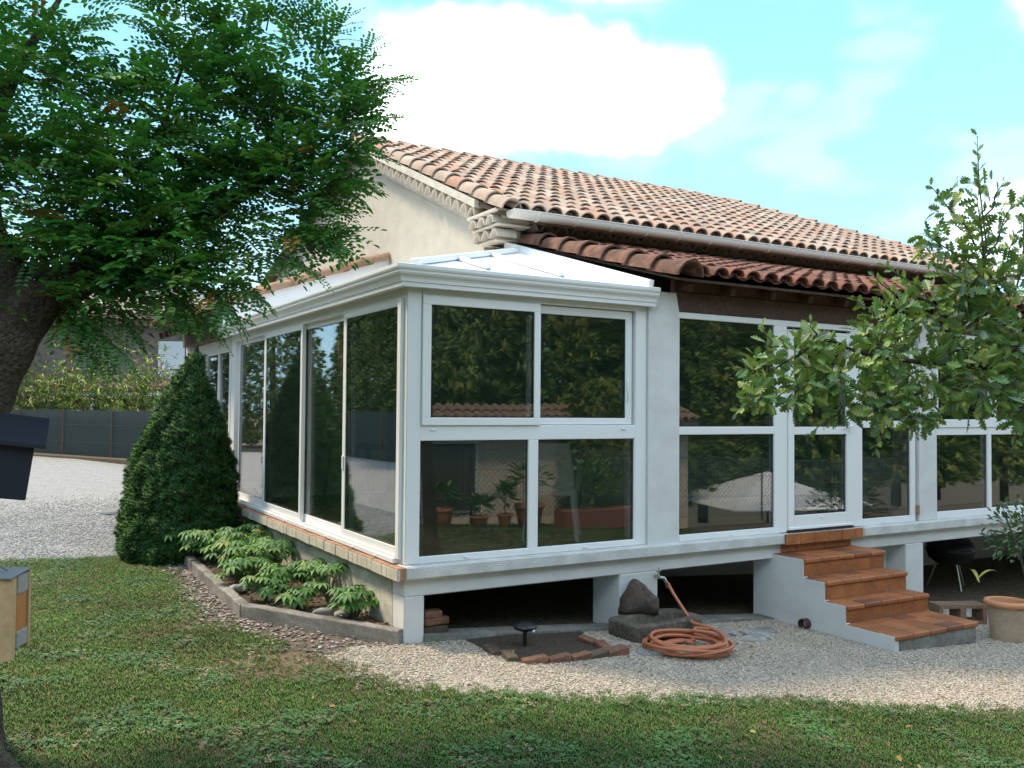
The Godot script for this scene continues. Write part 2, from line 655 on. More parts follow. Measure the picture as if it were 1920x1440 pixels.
func pebbles(called: String, poly: PackedVector2Array, lo: Vector2, hi: Vector2, per_m2: float, smin: float, smax: float, cols: Array, label: String, clear: Callable) -> void:
	var xs: Array = [[], [], []]
	var cs: Array = [[], [], []]
	var count := int((hi.x - lo.x) * (hi.y - lo.y) * per_m2)
	for i in count:
		var p := Vector2(rng.randf_range(lo.x, hi.x), rng.randf_range(lo.y, hi.y))
		var q := p + Vector2(rng.randfn(0.0, 0.05), rng.randfn(0.0, 0.05)) * (2.2 if p.x < 0.3 else 1.0)
		if not inside(q, poly) or clear.call(p):
			continue
		var s := rng.randf_range(smin, smax)
		var b := Basis.from_euler(Vector3(rng.randf_range(-0.4, 0.4), rng.randf() * TAU, rng.randf_range(-0.4, 0.4))).scaled(Vector3(s, s * 0.8, s))
		var k := i % 3
		xs[k].append(Transform3D(b, Vector3(p.x, ground(p.x, p.y) + 0.006 + s * 0.25, p.y)))
		var c: Color = cols[rng.randi() % cols.size()]
		cs[k].append(c * rng.randf_range(0.75, 1.15))
	var m := plain("pebble", Color.WHITE, 0.85)
	m.vertex_color_use_as_albedo = true
	var root := Node3D.new()
	root.name = called
	add_child(root)
	tag(root, label, "gravel", "", "stuff")
	for k in 3:
		many("pebbles", pebble_mesh(40 + k), m, xs[k], cs[k], root)

func build_ground() -> void:
	# one sheet to the horizon
	var st := tool()
	var xs: Array = [-400.0, -150.0, -60.0, -30.0, -15.0]
	var zs: Array = [-400.0, -150.0, -60.0]
	for i in range(-20, 41):
		xs.append(i * 0.5)
	for v in [24.0, 32.0, 60.0, 150.0, 400.0]:
		xs.append(v)
	for i in range(-44, 32):
		zs.append(i * 0.5 if i > -20 else i * 1.0 + 10.0)
	for v in [20.0, 30.0, 60.0, 150.0, 400.0]:
		zs.append(v)
	xs.sort()
	zs.sort()
	var rows: Array = []
	for z in zs:
		var row := PackedVector3Array()
		for x in xs:
			row.append(Vector3(x, ground(x, z) - 0.012, z))
		rows.append(row)
	surf(st, rows, true)
	structure("ground", st.commit(), rough_mat("earth", rgb(0.06, 0.045, 0.025), rgb(0.17, 0.13, 0.08), 0.8, 0.95, 0.02, 1.0, 0.05), "brown earth under the lawn and gravel", "ground")
	structure("lawn", sheet(lawn_poly, 0.1, -0.002, 0.006), rough_mat("turf", rgb(0.07, 0.06, 0.03), rgb(0.22, 0.16, 0.095), 1.3, 0.95, 0.025, 0.8, 0.09), "patchy mown lawn with worn brown spots", "lawn")
	var g := rough_mat("gravel_front", rgb(0.24, 0.20, 0.155), rgb(0.54, 0.48, 0.40), 0.9, 0.9, 0.10, 0.8, 0.10, 0.85, true, 2)
	structure("gravel_path", sheet(path_poly, 0.1, 0.004, 0.006), g, "pale gravel path in front of the conservatory", "path")
	var gd := rough_mat("gravel_drive", rgb(0.215, 0.208, 0.198), rgb(0.42, 0.408, 0.39), 0.8, 0.9, 0.11, 0.8, 0.10, 0.88, true, 2)
	structure("gravel_drive", sheet(drive_poly, 0.25, 0.003, 0.01), gd, "wide pale grey gravel drive behind the lawn", "driveway")
	structure("gravel_strip", sheet(strip_poly, 0.06, 0.002, 0.004), rough_mat("grit", rgb(0.06, 0.045, 0.035), rgb(0.22, 0.17, 0.13), 1.2, 0.95, 0.05, 0.8, 0.05, 0.8, true, 2), "pebbly strip along the outside of the bed curb", "gravel strip")
	# stones
	var pale := [Color(0.50, 0.425, 0.33), Color(0.58, 0.51, 0.42), Color(0.41, 0.34, 0.26), Color(0.49, 0.395, 0.285), Color(0.28, 0.23, 0.18), Color(0.54, 0.47, 0.37), Color(0.39, 0.34, 0.28)]
	var no_stones := func(p: Vector2) -> bool:
		return (p.x > 3.86 and p.x < 4.99 and p.y < 1.34) or (p.x > 0.55 and p.x < 1.45 and p.y > 0.2 and p.y < 0.78) or rng.randf() < 0.5 * smoothstep(0.35, 0.0, p.x + 0.4)
	pebbles("path_pebbles", path_poly, Vector2(-0.9, -0.1), Vector2(6.2, 3.8), 6800.0, 0.0045, 0.0100, pale, "loose pale chippings lying on the front gravel path", no_stones)
	var never := func(_p: Vector2) -> bool: return false
	pebbles("strip_pebbles", strip_poly, Vector2(-1.2, -5.0), Vector2(0.0, 0.1), 1150.0, 0.009, 0.022, [Color(0.42, 0.35, 0.29), Color(0.28, 0.22, 0.18), Color(0.17, 0.13, 0.10), Color(0.52, 0.46, 0.40), Color(0.22, 0.17, 0.14)], "rounded pebbles in the strip beside the bed curb", func(p: Vector2) -> bool: return p.y > -1.0 and rng.randf() < 0.65)
	pebbles("drive_pebbles", drive_poly, Vector2(-3.2, -14.0), Vector2(0.1, -4.9), 1500.0, 0.009, 0.018, [Color(0.42, 0.41, 0.39), Color(0.34, 0.33, 0.315), Color(0.5, 0.485, 0.46), Color(0.26, 0.25, 0.24)], "loose stones on the near part of the gravel drive", func(p: Vector2) -> bool: return rng.randf() < smoothstep(-6.0, -14.0, p.y))
	# grass
	var gm := leaf_mat("grass_blade", Color.WHITE, Color(0.35, 0.4, 0.2), 0.7)
	var sets: Array = [[], [], [], []]
	var cols: Array = [[], [], [], []]
	var regions := [[Vector2(-3.4, -5.6), Vector2(3.6, 4.4), 2100.0, 1.0], [Vector2(-6.0, -5.6), Vector2(-3.4, 7.6), 160.0, 1.6], [Vector2(-3.4, 4.4), Vector2(9.4, 7.6), 160.0, 1.6], [Vector2(3.6, 2.8), Vector2(9.4, 4.4), 160.0, 1.6]]
	for g4 in regions:
		var count := int((g4[1].x - g4[0].x) * (g4[1].y - g4[0].y) * g4[2])
		for i in count:
			var p := Vector2(rng.randf_range(g4[0].x, g4[1].x), rng.randf_range(g4[0].y, g4[1].y))
			var edge := p + Vector2(rng.randfn(0.0, 0.07), rng.randfn(0.0, 0.07))
			if not inside(edge, lawn_poly):
				continue
			var d := dry(p.x, p.y)
			if rng.randf() < smoothstep(0.25, 0.95, d) * 0.72:
				continue
			var k := rng.randi() % 3
			if noise_a.get_noise_2d(p.x * 120.0, p.y * 120.0) > 0.18 and rng.randf() < 0.3:
				k = 3
			var s: float = rng.randf_range(0.7, 1.25) * g4[3] * (1.0 - 0.3 * clampf(d, 0.0, 1.0))
			sets[k].append(Transform3D(Basis(Vector3.UP, rng.randf() * TAU).scaled(Vector3(s, s * rng.randf_range(0.7, 1.2), s)), Vector3(p.x, ground(p.x, p.y), p.y)))
			var tone := rng.randf_range(0.75, 1.25) * (1.0 + 0.35 * noise_b.get_noise_2d(p.x * 90.0 + 300.0, p.y * 90.0))
			var c := Color(0.062, 0.155, 0.028).lerp(Color(0.125, 0.215, 0.040), rng.randf())
			if rng.randf() < 0.07 + 0.4 * clampf(d + 0.15, 0.0, 1.0):
				c = Color(0.27, 0.20, 0.11).lerp(Color(0.15, 0.14, 0.06), rng.randf())
			elif k == 3:
				c = Color(0.055, 0.135, 0.03)
			cols[k].append(c * tone)
	var lawn := Node3D.new()
	lawn.name = "grass"
	add_child(lawn)
	tag(lawn, "short mown grass and clover of the lawn", "grass", "", "stuff")
	for k in 3:
		many("grass_tufts", blade_mesh(12, 0.032, 0.0042, 0.032, 60 + k), gm, sets[k], cols[k], lawn)
	many("clover", clover_mesh(7), gm, sets[3], cols[3], lawn)

# ---------------------------------------------------------------- the main house
const GX := 2.2      # gable wall
const FZ := -2.85    # front wall
const SL := 0.42     # roof slope
const EZ := -2.15    # eave
const EY := 3.93

func build_house() -> void:
	var house := thing("house", "cream rendered house with a long tan canal tile roof and front gutter", "house")
	var render := rough_mat("render", rgb(0.575, 0.53, 0.445), rgb(0.63, 0.585, 0.50), 2.2, 0.95, 0.09, 0.4, 0.16, 0.93)
	var rx := 9.45
	var cx := 11.6
	var rz := -6.7
	var ry := EY + SL * (EZ - rz)
	# walls
	var t := Transform3D(Basis(Vector3(0, 0, -1), Vector3.UP, Vector3(1, 0, 0)), Vector3.ZERO)
	var st := tool()
	prism(st, PackedVector2Array([Vector2(2.85, -0.4), Vector2(16.0, -0.4), Vector2(16.0, 2.95), Vector2(6.7, ry - 0.06), Vector2(2.85, EY + SL * 0.7 - 0.06)]), t, GX, GX + 0.25)
	part("gable_wall", st, render, house)
	pbox("front_wall", Vector3(GX + 0.25, -0.6, FZ - 0.25), Vector3(11.4, 4.1, FZ), render, house, 0.0)
	pbox("back_wall", Vector3(GX + 0.25, -0.4, -16.0), Vector3(11.4, 3.0, -15.75), render, house, 0.0)
	pbox("side_wall", Vector3(11.15, -0.6, -15.75), Vector3(11.4, 2.95, FZ - 0.25), render, house, 0.0)
	pbox("house_floor", Vector3(GX + 0.25, 0.3, -15.75), Vector3(11.15, 0.45, FZ - 0.25), render, house, 0.0)
	# roof
	var deck := plain("deck", rgb(0.11, 0.075, 0.05), 0.9)
	st = tool()
	var up := Vector3(0, 0.05, 0)
	var a := Vector3(2.0, EY - 0.07, EZ)
	var b := Vector3(cx, EY - 0.07, EZ)
	var c := Vector3(rx, ry - 0.07, rz)
	var d := Vector3(2.0, ry - 0.07, rz)
	var e := Vector3(2.0, 2.9, -16.4)
	var f := Vector3(cx, 2.9, -16.4)
	var low := Vector3(5, 1, -6)
	for q in [[a, b, c, d], [d, c, f, e]]:
		quad(st, q[0] + up, q[1] + up, q[2] + up, q[3] + up, low)
		quad(st, q[0], q[1], q[2], q[3], Vector3(5, 20, -6))
	tri(st, b + up, f + up, c + up, low)
	quad(st, a, b, b + up, a + up, low)
	quad(st, a, d, d + up, a + up, low)
	quad(st, d, e, e + up, d + up, low)
	var roof := part("main_roof", st, deck, house)
	var down := Vector3(0, -SL, 1).normalized()
	var tile := cover_tile(0.43, 0.098, 0.082, 0.014, 0.018, 8, 0.0, 0.78)
	var tints: Array = []
	var bases := [Vector3(0.50, 0.35, 0.255), Vector3(0.55, 0.40, 0.30), Vector3(0.46, 0.34, 0.26), Vector3(0.53, 0.345, 0.245), Vector3(0.57, 0.435, 0.335), Vector3(0.53, 0.295, 0.20), Vector3(0.43, 0.325, 0.255)]
	for i in bases.size():
		var v: Vector3 = bases[i]
		tints.append(rough_mat("roof_tile_%d" % i, rgb(v.x * 0.8, v.y * 0.8, v.z * 0.8), rgb(v.x * 1.08, v.y * 1.08, v.z * 1.08), 1.6, 0.9, 0.016, 0.12, 0.1, 0.74))
	var slope_len := (EZ - rz) / -Vector3(0, -SL, 1).normalized().z * -1.0
	var keep := func(u: float, v: float) -> bool:
		return u + 2.2 < lerpf(cx, rx, v / slope_len) - 0.06 and v < slope_len + 0.12
	lay_tiles(roof, Vector3(2.2, EY - 0.03, EZ + 0.06), Vector3.RIGHT, down, 46, int(slope_len / 0.36) + 1, 0.213, 0.36, tile, trough_tile(0.4, 0.1, 0.02), tints, tints[2], 300, keep)
	# ridge and hip tiles
	var cap := cover_tile(0.44, 0.125, 0.105, 0.016, 0.02, 8)
	var ln := int((rx - 2.0) / 0.38)
	for i in ln:
		var o := mesh_node("ridge_tile", cap, tints[(i * 3) % 5], roof)
		o.transform = Transform3D(Basis(Vector3(0, 0, 1), Vector3.UP, Vector3(-1, 0, 0)), Vector3(2.0 + (i + 1) * 0.38 + 0.05, ry - 0.02, rz))
	var hd := (Vector3(cx, EY, EZ) - Vector3(rx, ry, rz)).normalized()
	var hx := Vector3.UP.cross(hd).normalized()
	for i in 13:
		var o := mesh_node("hip_tile", cap, tints[(i * 2) % 5], roof)
		o.transform = Transform3D(Basis(hx, hd.cross(hx), hd), Vector3(rx, ry - 0.01, rz) + hd * (i * 0.38))
	# verge tiles along the gable
	var verge := cover_tile(0.46, 0.125, 0.108, 0.018, 0.025, 10)
	for i in 13:
		var o := mesh_node("verge_tile", verge, tints[[4, 1, 4, 5, 4, 0, 1][i % 7]], roof)
		var p := Vector3(2.07, EY - 0.02, EZ + 0.05) - down * ((i + 1) * 0.375)
		o.transform = Transform3D(Basis(Vector3.RIGHT, down.cross(Vector3.RIGHT), down).rotated(Vector3.UP, rng.randf_range(-0.02, 0.02)), p)
	# génoise along the gable: two plain bands with a row of arched tile ends between
	var cream := rough_mat("cornice", rgb(0.64, 0.57, 0.47), rgb(0.74, 0.68, 0.58), 1.5, 0.9, 0.05, 0.2, 0.15, 0.85)
	var cornice := tool()
	var yl := func(u: float) -> float: return EY - 0.05 + SL * (u + EZ)
	for band in [[0.035, -0.055, 1.945], [-0.2, -0.275, 2.09]]:
		prism(cornice, PackedVector2Array([Vector2(2.62, yl.call(2.62) + band[0]), Vector2(2.62, yl.call(2.62) + band[1]), Vector2(6.7, yl.call(6.7) + band[1]), Vector2(6.7, yl.call(6.7) + band[0])]), t, band[2], GX)
	prism(cornice, PackedVector2Array([Vector2(2.62, yl.call(2.62) - 0.05), Vector2(2.62, yl.call(2.62) - 0.205), Vector2(6.7, yl.call(6.7) - 0.205), Vector2(6.7, yl.call(6.7) - 0.05)]), t, 2.15, GX)
	# the stepped corner block where the front génoise ends
	box(cornice, Vector3(1.965, 3.905, FZ), Vector3(2.45, 3.945, -2.16), 0.012)
	box(cornice, Vector3(2.1, 3.80, FZ), Vector3(2.45, 3.905, -2.26), 0.01)
	box(cornice, Vector3(2.03, 3.775, FZ), Vector3(2.45, 3.80, -2.22), 0.008)
	box(cornice, Vector3(2.15, 3.66, FZ), Vector3(2.45, 3.775, -2.44), 0.01)
	box(cornice, Vector3(2.1, 3.635, FZ), Vector3(2.45, 3.66, -2.4), 0.008)
	box(cornice, Vector3(GX + 0.25, 3.87, FZ), Vector3(11.4, 3.905, -2.36), 0.0)
	box(cornice, Vector3(GX + 0.25, 3.74, FZ), Vector3(11.4, 3.77, -2.52), 0.0)
	var gen := part("genoise", cornice, cream, house)
	var arch := cover_tile(0.25, 0.082, 0.086, 0.012, 0.0, 8)
	for i in 20:
		var u := 2.76 + i * 0.198
		var o := mesh_node("cornice_tile", arch, cream, gen)
		o.transform = Transform3D(Basis(Vector3(0, -SL, 1).normalized(), Vector3(0, 1, SL).normalized(), Vector3(-1, 0, 0)), Vector3(GX + 0.02, yl.call(u) - 0.2, -u)).scaled_local(Vector3(1, 1.6, 1))
	for i in 3:
		for k in 2:
			var o := mesh_node("cornice_tile", arch, cream, gen)
			o.transform = Transform3D(Basis(Vector3(0, 0, 1), Vector3.UP, Vector3(-1, 0, 0)), Vector3(2.23 + k * 0.07, 3.80 - k * 0.14, -2.73 + i * 0.2 - k * 0.03)).scaled_local(Vector3(1, 1.25, 1))
	for i in 42:
		var o := mesh_node("cornice_tile", arch, cream, gen)
		o.transform = Transform3D(Basis(Vector3.RIGHT, Vector3.UP, Vector3(0, 0, 1)), Vector3(2.56 + i * 0.207, 3.795, -2.62))
	# gutter
	var pvc := plain("gutter_pvc", rgb(0.84, 0.79, 0.71), 0.35)
	st = tool()
	var outer: Array = []
	var inner: Array = []
	for x in [2.08, 11.3]:
		var ro := PackedVector3Array()
		var ri := PackedVector3Array()
		for k in 13:
			var g := PI * k / 12.0
			ro.append(Vector3(x, 3.905 - sin(g) * 0.085, -2.06 + cos(g) * 0.075))
			ri.append(Vector3(x, 3.905 - sin(g) * 0.08, -2.06 + cos(g) * 0.07))
		outer.append(ro)
		inner.append(ri)
	surf(st, outer)
	surf(st, inner, true)
	tube(st, [Vector3(2.08, 3.905, -1.985), Vector3(11.3, 3.905, -1.985)], [0.008], 6)
	for k in 12:
		tri(st, Vector3(2.08, 3.905, -2.06), outer[0][k], outer[0][k + 1], Vector3(5, 3.9, -2.06))
		tri(st, Vector3(2.083, 3.905, -2.06), outer[0][k], outer[0][k + 1], Vector3(0, 3.9, -2.06))
	var gutter := part("gutter", st, pvc, house)
	for i in 18:
		st = tool()
		var pts: Array = []
		for k in 11:
			var g := PI * k / 10.0
			pts.append(Vector3(2.42 + i * 0.5, 3.905 - sin(g) * 0.09, -2.06 + cos(g) * 0.08))
		tube(st, pts, [0.008], 5)
		part("bracket", st, pvc, gutter)

# ---------------------------------------------------------------- masonry base and front porch
func build_porch() -> void:
	var porch := thing("porch", "porch under red canal tiles with brown beam, rendered pillars and white glazing", "porch")
	var plaster := rough_mat("plaster", rgb(0.69, 0.685, 0.665), rgb(0.76, 0.755, 0.735), 1.6, 0.95, 0.08, 0.3, 0.16, 0.93)
	var old := rough_mat("old_plaster", rgb(0.56, 0.52, 0.42), rgb(0.69, 0.65, 0.55), 1.0, 0.95, 0.03, 0.45, 0.1, 0.7)
	var grey := rough_mat("concrete", rgb(0.22, 0.21, 0.18), rgb(0.40, 0.385, 0.34), 1.2, 0.95, 0.03, 0.5, 0.1, 0.65)
	# base: beam over openings, piers, left wall
	var base := pbox("base_beam", Vector3(0.0, 0.345, -0.25), Vector3(12.0, 0.482, 0.0), plaster, porch, 0.008)
	pbox("base_pier", Vector3(0.0, -0.3, -0.22), Vector3(0.166, 0.345, 0.0), plaster, base, 0.008)
	pbox("base_pier", Vector3(2.01, -0.5, -0.4), Vector3(2.43, 0.345, 0.0), plaster, base, 0.008)
	pbox("base_pier", Vector3(5.85, -0.8, -0.35), Vector3(6.15, 0.345, 0.0), plaster, base, 0.008)
	pbox("base_pier", Vector3(9.0, -0.9, -0.3), Vector3(9.3, 0.345, 0.0), plaster, base, 0.008)
	pbox("infill_wall", Vector3(5.0, -0.8, -0.34), Vector3(5.85, 0.345, -0.24), plaster, base, 0.0)
	pbox("left_base_wall", Vector3(0.0, -0.3, -8.4), Vector3(0.16, 0.482, -0.22), old, base, 0.006)
	pbox("crawl_back_wall", Vector3(0.9, -0.8, -2.62), Vector3(12.0, 0.42, -2.5), plaster, base, 0.0)
	pbox("crawl_end_wall", Vector3(11.9, -0.9, -2.5), Vector3(12.0, 0.42, -0.25), plaster, base, 0.0)
	var st := tool()
	for k in [[0.166, 2.01], [2.43, 3.86]]:
		var y0: float = ground(k[0], 0) + 0.055
		var y1: float = ground(k[1], 0) + 0.02
		var p := PackedVector2Array([Vector2(k[0], y0 - 0.5), Vector2(k[1], y1 - 0.5), Vector2(k[1], y1), Vector2(k[0], y0)])
		prism(st, p, Transform3D(Basis(), Vector3.ZERO), -0.2, 0.015)
	part("curb", st, grey, base)
	# slab and sill
	var sill := rough_mat("sill_plaster", rgb(0.63, 0.63, 0.60), rgb(0.73, 0.73, 0.71), 1.2, 0.95, 0.05, 0.35, 0.1, 0.82)
	var slab := pbox("sill_slab", Vector3(-0.02, 0.482, -0.25), Vector3(3.93, 0.583, 0.075), sill, porch, 0.012)
	pbox("sill_slab", Vector3(5.09, 0.482, -0.25), Vector3(12.0, 0.583, 0.075), sill, porch, 0.012)
	pbox("sill_slab", Vector3(3.93, 0.482, -0.25), Vector3(5.09, 0.576, 0.062), sill, porch, 0.0)
	pbox("floor_slab", Vector3(0.16, 0.45, -8.3), Vector3(2.2, 0.57, -0.25), plaster, porch, 0.0)
	pbox("floor_slab", Vector3(2.2, 0.45, -2.85), Vector3(12.0, 0.57, -0.25), plaster, porch, 0.0)
	# left sill: bricks on edge, tops left bare, fronts whitened and streaked
	var terra := rough_mat("sill_brick", rgb(0.36, 0.19, 0.11), rgb(0.52, 0.32, 0.20), 2.0, 0.9, 0.03, 0.3, 0.1, 0.8)
	var whit := rough_mat("sill_brick_white", rgb(0.60, 0.53, 0.42), rgb(0.73, 0.68, 0.57), 3.0, 0.9, 0.02, 0.3, 0.1, 0.86)
	var bm := tool()
	box(bm, Vector3(-0.086, 0.484, -0.049), Vector3(0.03, 0.578, 0.049), 0.006)
	var brick := bm.commit()
	bm = tool()
	box(bm, Vector3(-0.0885, 0.482, -0.0508), Vector3(-0.06, 0.568, 0.0508), 0.004)
	var front := bm.commit()
	var mortar := plain("mortar_dark", rgb(0.09, 0.075, 0.06), 0.95)
	pbox("sill_bed", Vector3(-0.078, 0.486, -5.6), Vector3(0.02, 0.566, 0.06), mortar, slab, 0.0)
	for i in 54:
		var o := mesh_node("sill_brick", brick, terra, slab)
		o.position = Vector3(rng.randf_range(-0.004, 0.004), rng.randf_range(-0.003, 0.003), 0.02 - i * 0.1045)
		o.rotation.y = rng.randf_range(-0.02, 0.02)
		var w := mesh_node("sill_brick_face", front, whit, slab)
		w.transform = o.transform
	# pillars
	st = tool()
	prism(st, PackedVector2Array([Vector2(2.302, 0.583), Vector2(2.648, 0.583), Vector2(2.648, 2.66), Vector2(2.615, 2.82), Vector2(2.302, 2.82)]), Transform3D(), -0.32, 0.02)
	var pil := part("pillar", st, plaster, porch)
	pbox("pillar", Vector3(6.06, 0.583, -0.32), Vector3(6.37, 2.82, 0.02), plaster, porch, 0.006)
	pbox("pillar", Vector3(9.0, 0.583, -0.32), Vector3(9.3, 2.82, 0.02), plaster, porch, 0.006)
	# a broken edge of red brick low on the second pillar
	pbox("brick_stub", Vector3(6.02, 0.66, -0.02), Vector3(6.058, 0.76, 0.028), terra, porch, 0.006)
	# beam, rafters, boarding
	var wood := rough_mat("dark_wood", rgb(0.065, 0.032, 0.02), rgb(0.14, 0.072, 0.045), 1.5, 0.7, 0.02, 0.1, 0.1, 0.8)
	pbox("beam", Vector3(2.65, 2.655, -0.2), Vector3(11.5, 2.845, -0.02), wood, porch, 0.006)
	pbox("eave_board", Vector3(2.65, 2.846, -0.1), Vector3(11.5, 2.955, -0.04), wood, porch, 0.0)
	for i in 18:
		st = tool()
		obox(st, Transform3D(Basis(Vector3.RIGHT, 0.262), Vector3(2.72 + i * 0.52, 2.892, 0.0)), Vector3(0.032, 0.036, 0.1), 0.003)
		part("rafter", st, wood, porch)
	st = tool()
	var ps := 0.268
	prism(st, PackedVector2Array([Vector2(-0.27, 2.915), Vector2(-0.27, 2.893), Vector2(2.72, 2.893 + ps * 2.99), Vector2(2.72, 2.915 + ps * 2.99)]), Transform3D(Basis(Vector3(0, 0, -1), Vector3.UP, Vector3(1, 0, 0)), Vector3.ZERO), 2.42, 11.5)
	var roof := part("porch_roof", st, wood, porch)
	var reds: Array = []
	var bases := [Vector3(0.34, 0.125, 0.07), Vector3(0.28, 0.105, 0.065), Vector3(0.38, 0.15, 0.085), Vector3(0.25, 0.105, 0.07), Vector3(0.31, 0.135, 0.085)]
	for i in bases.size():
		var v: Vector3 = bases[i]
		reds.append(rough_mat("red_tile_%d" % i, rgb(v.x * 0.45, v.y * 0.48, v.z * 0.5), rgb(v.x * 1.15, v.y * 1.1, v.z * 1.1), 1.8, 0.92, 0.018, 0.15, 0.1, 0.6))
	var down := Vector3(0, -ps, 1).normalized()
	lay_tiles(roof, Vector3(2.62, 2.93, 0.27), Vector3.RIGHT, down, 42, 8, 0.208, 0.36, cover_tile(0.43, 0.092, 0.077, 0.014, 0.018, 8, 0.0, 0.85), trough_tile(0.4, 0.098, 0.02), reds, reds[3], 330, func(_u: float, v: float) -> bool: return v < 3.0)
	var big := rough_mat("verge_red", rgb(0.10, 0.055, 0.04), rgb(0.40, 0.165, 0.09), 1.1, 0.9, 0.012, 0.3, 0.1, 0.45)
	var hip := cover_tile(0.47, 0.135, 0.115, 0.02, 0.02, 12, 0.012)
	for i in 7:
		var o := mesh_node("verge_tile", hip, big, roof)
		o.transform = Transform3D(Basis(Vector3.RIGHT, down.cross(Vector3.RIGHT), down).rotated(Vector3.UP, rng.randf_range(-0.03, 0.03)), Vector3(2.46, 2.925, 0.27) - down * ((i + 1) * 0.385 - 0.03))
	# glazing of the first bay with the door, and of the next bay
	glazing(porch)
	# lean-to on the far left, beyond the conservatory
	left_lean_to(plaster, wood)

func double_pane(lo: Vector3, hi: Vector3, axis: int, parent: Node, called := "pane") -> void:
	# two sheets of glass with an air gap
	var glass := plain("window_glass", Color(0.11, 0.19, 0.15, 0.13), 0.0)
	glass.transparency = BaseMaterial3D.TRANSPARENCY_ALPHA
	glass.metallic_specular = 1.0
	glass.clearcoat_enabled = true
	glass.clearcoat = 1.0
	glass.clearcoat_roughness = 0.0
	var st := tool()
	var tilt := Basis.from_euler(Vector3(rng.randf_range(-0.004, 0.004), rng.randf_range(-0.004, 0.004), 0.0) if axis == 2 else Vector3(0.0, rng.randf_range(-0.004, 0.004), rng.randf_range(-0.004, 0.004)))
	for off in [-0.012, 0.0, 0.012]:
		var a := lo
		var b := hi
		var m: float = (lo[axis] + hi[axis]) * 0.5 + off
		a[axis] = m - 0.002
		b[axis] = m + 0.002
		obox(st, Transform3D(tilt, (a + b) * 0.5), (b - a) * 0.5)
	part(called, st, glass, parent)
	# the black rubber seal round the sheet
	st = tool()
	var u := 2 - axis if axis == 2 else 2
	if axis == 2:
		u = 0
	for e in [0, 1]:
		for k in [u, 1]:
			var a := lo
			var b := hi
			if e == 0:
				b[k] = lo[k] + 0.006
			else:
				a[k] = hi[k] - 0.006
			if k == 1:
				a[u] += 0.006
				b[u] -= 0.006
			a[axis] = lo[axis] - 0.001
			b[axis] = hi[axis] + 0.001
			box(st, a, b)
	part("seal", st, plain("gasket", rgb(0.02, 0.02, 0.02), 0.6), parent)

